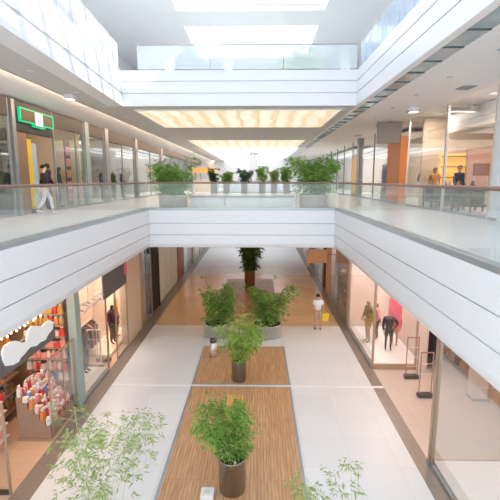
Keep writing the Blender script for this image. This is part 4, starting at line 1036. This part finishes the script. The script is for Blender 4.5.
# ceiling vents and lamps of right gallery
for k, (yy, lbl) in enumerate(((12.9, 'grey ceiling vent nearest the camera on the right gallery'), (17.2, 'grey ceiling vent beside the drum lamp'), (21.6, 'grey ceiling vent above the taupe sign'), (26.5, 'grey ceiling vent farthest along the right gallery'))):
    t = thing('ceiling_vent', lbl, 'vent', (6.15, yy, ZL0)); B(5.95, 6.35, yy, yy + .55, ZL0 - .015, ZL0 + .01).build('frame', 'groove', t)
    for j in range(5): B(5.98 + j * .075, 6.02 + j * .075, yy + .03, yy + .52, ZL0 - .022, ZL0 - .015).build('slat', 'greymetal', t)
t = thing('ceiling_drum_lamp', 'white drum lamp with glowing face on the right gallery ceiling', 'lamp', (5.75, 16.3, ZL0)); G().lathe(5.75, 16.3, [(.2, ZL0 - .22), (.2, ZL0 + .04)], 24).build('drum', 'white', t); G().lathe(5.75, 16.3, [(.16, ZL0 - .23), (.16, ZL0 - .22)], 24).build('lamp_face', 'lamp', t)
t = thing('spot_lamp', 'square white spot lamp on the left gallery ceiling', 'lamp', (-6.1, 14.2, ZL0)); B(-6.25, -5.95, 14.0, 14.3, ZL0 - .12, ZL0 + .015).build('housing', 'white', t, bevel=.01); B(-6.2, -6.0, 14.05, 14.25, ZL0 - .13, ZL0 - .12).build('lamp_face', 'lamp', t)
for k in range(6):
    t = thing('downlight', 'small round recessed downlight in the grey left gallery ceiling', 'downlight', (-5.75, 8.5 + k * 2.6, ZL0), 'downlights in the left gallery ceiling'); G().lathe(-5.75, 8.5 + k * 2.6, [(.09, ZL0 - .0), (.09, ZL0 + .016)], 16).build('trim_ring', 'white', t); G().lathe(-5.75, 8.5 + k * 2.6, [(.06, ZL0 - .008), (.06, ZL0)], 12).build('lamp_face', 'panelwhite', t)
for k in range(5):
    t = thing('downlight', 'small round downlight in the pale right gallery ceiling', 'downlight', (5.1, 9.5 + k * 2.4, ZL0), 'downlights in the right gallery ceiling'); G().lathe(5.1, 9.5 + k * 2.4, [(.07, ZL0 - .006), (.07, ZL0 + .01)], 14).build('trim_ring', 'groove', t); G().lathe(5.1, 9.5 + k * 2.4, [(.045, ZL0 - .012), (.045, ZL0 - .006)], 12).build('lamp_face', 'panelwhite', t)
for k in range(4):
    x, y = [(7.6, 14.0), (8.3, 15.0), (7.7, 17.8), (8.2, 18.6)][k]
    t = thing('downlight', ['bright shop downlight right of the light bar', 'bright shop downlight deepest right of the light bar', 'bright shop downlight left of the steel post', 'bright shop downlight second left of the steel post'][k], 'downlight', (x, y, ZL0)); G().lathe(x, y, [(.11, ZL0 - .005), (.11, ZL0 + .01)], 16).build('trim_ring', 'white', t); G().lathe(x, y, [(.085, ZL0 - .012), (.085, ZL0 - .005)], 14).build('lamp_face', 'lamp', t)

# ------------------------------------------------------------------ top gallery behind the bridge glass
for k, (x, y, lbl) in enumerate(((-3.7, 18.5, 'white square bollard at the left end of the top bridge'), (-1.25, 18.5, 'white square bollard in the middle of the top bridge'), (3.55, 18.2, 'white square bollard at the right end of the top bridge'))):
    t = thing('white_bollard', lbl, 'bollard', (x, y, ZL1)); B(x - .16, x + .16, y - .16, y + .16, ZL1, ZL1 + .92).build('post', 'white', t, bevel=.02); B(x - .18, x + .18, y - .18, y + .18, ZL1 + .92, ZL1 + .96).build('cap', 'white', t)
bamboo('hazy green shrub behind the glass of the top bridge, right of centre', 1.9, 20.0, ZL1, .5, .5, ZL1 + 2.0, .75, 12, 900, 41, pot='white', lsize=.3, low=.05)
bamboo('hazy green shrub behind the glass of the top bridge, left of centre', -.3, 22.0, ZL1, .45, .4, ZL1 + 1.25, .75, 10, 600, 42, pot='white', lsize=.3, low=.05)
for k, x in enumerate((-3.1, -1.9)):
    t = thing('lounge_table', ['low white table at the left behind the top bridge glass', 'low white table near the middle bollard behind the top bridge glass'][k], 'table', (x, 21, ZL1))
    G().lathe(x, 21, [(.5, ZL1 + .55), (.5, ZL1 + .6)], 20).build('tabletop', 'white', t); G().lathe(x, 21, [(.25, ZL1), (.04, ZL1 + .05), (.04, ZL1 + .55)], 12).build('leg', 'white', t)

# ------------------------------------------------------------------ lamps inside shops
W = (1, .72, .48)
def shop_lamp(label, x, y, z, sx, sy, power, col=W):
    t = thing('ceiling_lamp_tray', label, 'ceiling light', (x, y, z)); g = G(); e = .05
    g.box(x - sx / 2 - e, x + sx / 2 + e, y - sy / 2 - e, y + sy / 2 + e, z + .03, z + .07)
    g.build('tray', 'white', t)
    area('shop_light', (x, y, z + .02), sx, sy, power, col)
shop_lamp('warm ceiling light of the sweet shop', -7.2, 10., -1.6, 2.2, 3.5, 170, (1, .62, .34))
shop_lamp('warm ceiling light of the left clothes shop', -7.3, 14.8, -1.6, 2.2, 3.5, 90, (1, .78, .62))
shop_lamp('light over the left lit clothes window', -6.5, 17.6, -1.6, .8, 2.2, 210, (1, .8, .64))
shop_lamp('light over the right window mannequins', 5.4, 17.4, -1.6, 1.2, 3.4, 170, (1, .80, .70))
shop_lamp('warm light over the right shop entrance', 6.8, 12.6, -1.6, 2.5, 3.2, 95, (1, .70, .48))
shop_lamp('light over the lower right corner window', 6., 7.5, -1.6, 2, 3, 75, (1, .88, .82))
shop_lamp('light in the dim goods window on the right', 5.5, 22.5, -1.6, .8, 3, 60, (1, .75, .5))
shop_lamp('light in the reddish window on the left', -6.1, 20.8, -1.6, .5, 1.2, 20, (1, .7, .5))
shop_lamp('light in the farthest left ground floor window', -6.4, 42, -1.6, .8, 8, 50, (1, .85, .75))
shop_lamp('light in the farthest right ground floor window', 5.4, 38, -1.6, .8, 8, 50, (1, .85, .75))
shop_lamp('warm light of the left gallery shop with mannequins', -9.0, 16.2, 3.55, 1.5, 3.5, 40, (1, .75, .55))
shop_lamp('light of the left gallery shop past the pillars', -9.2, 23, 3.55, 1.5, 6, 90, (1, .85, .75))
shop_lamp('light of the left gallery shop at the frame edge', -9.2, 11, 3.55, 1.5, 4, 60, (1, .75, .55))
shop_lamp('light of the distant left gallery shops', -9.2, 38, 3.55, 1.5, 14, 300, (1, .9, .82))
shop_lamp('small light of the right gallery shop near the pillar', 7.4, 13.9, 3.8, .3, .3, 60, (1, .80, .66))
shop_lamp('light under the dropped bulkhead in the right gallery shop', 9.3, 16, 3.0, 1.6, 3.5, 60, (1, .74, .58))
shop_lamp('small light of the right gallery shop near the person in grey', 7.4, 18.2, 3.8, .3, .3, 50, (1, .80, .66))
shop_lamp('light of the right gallery shop past the orange pillar', 8.6, 26, 3.6, 1.5, 6, 150, (1, .8, .6))
shop_lamp('light of the distant right gallery shops', 8.6, 42, 3.6, 1.5, 14, 300, (1, .9, .82))
shop_lamp('added warm light over the wooden shelves of the near right shop', 7.0, 15.2, -1.6, .5, 2.5, 60, (1, .62, .38))  # unseen lamp added to brighten the dim shelves
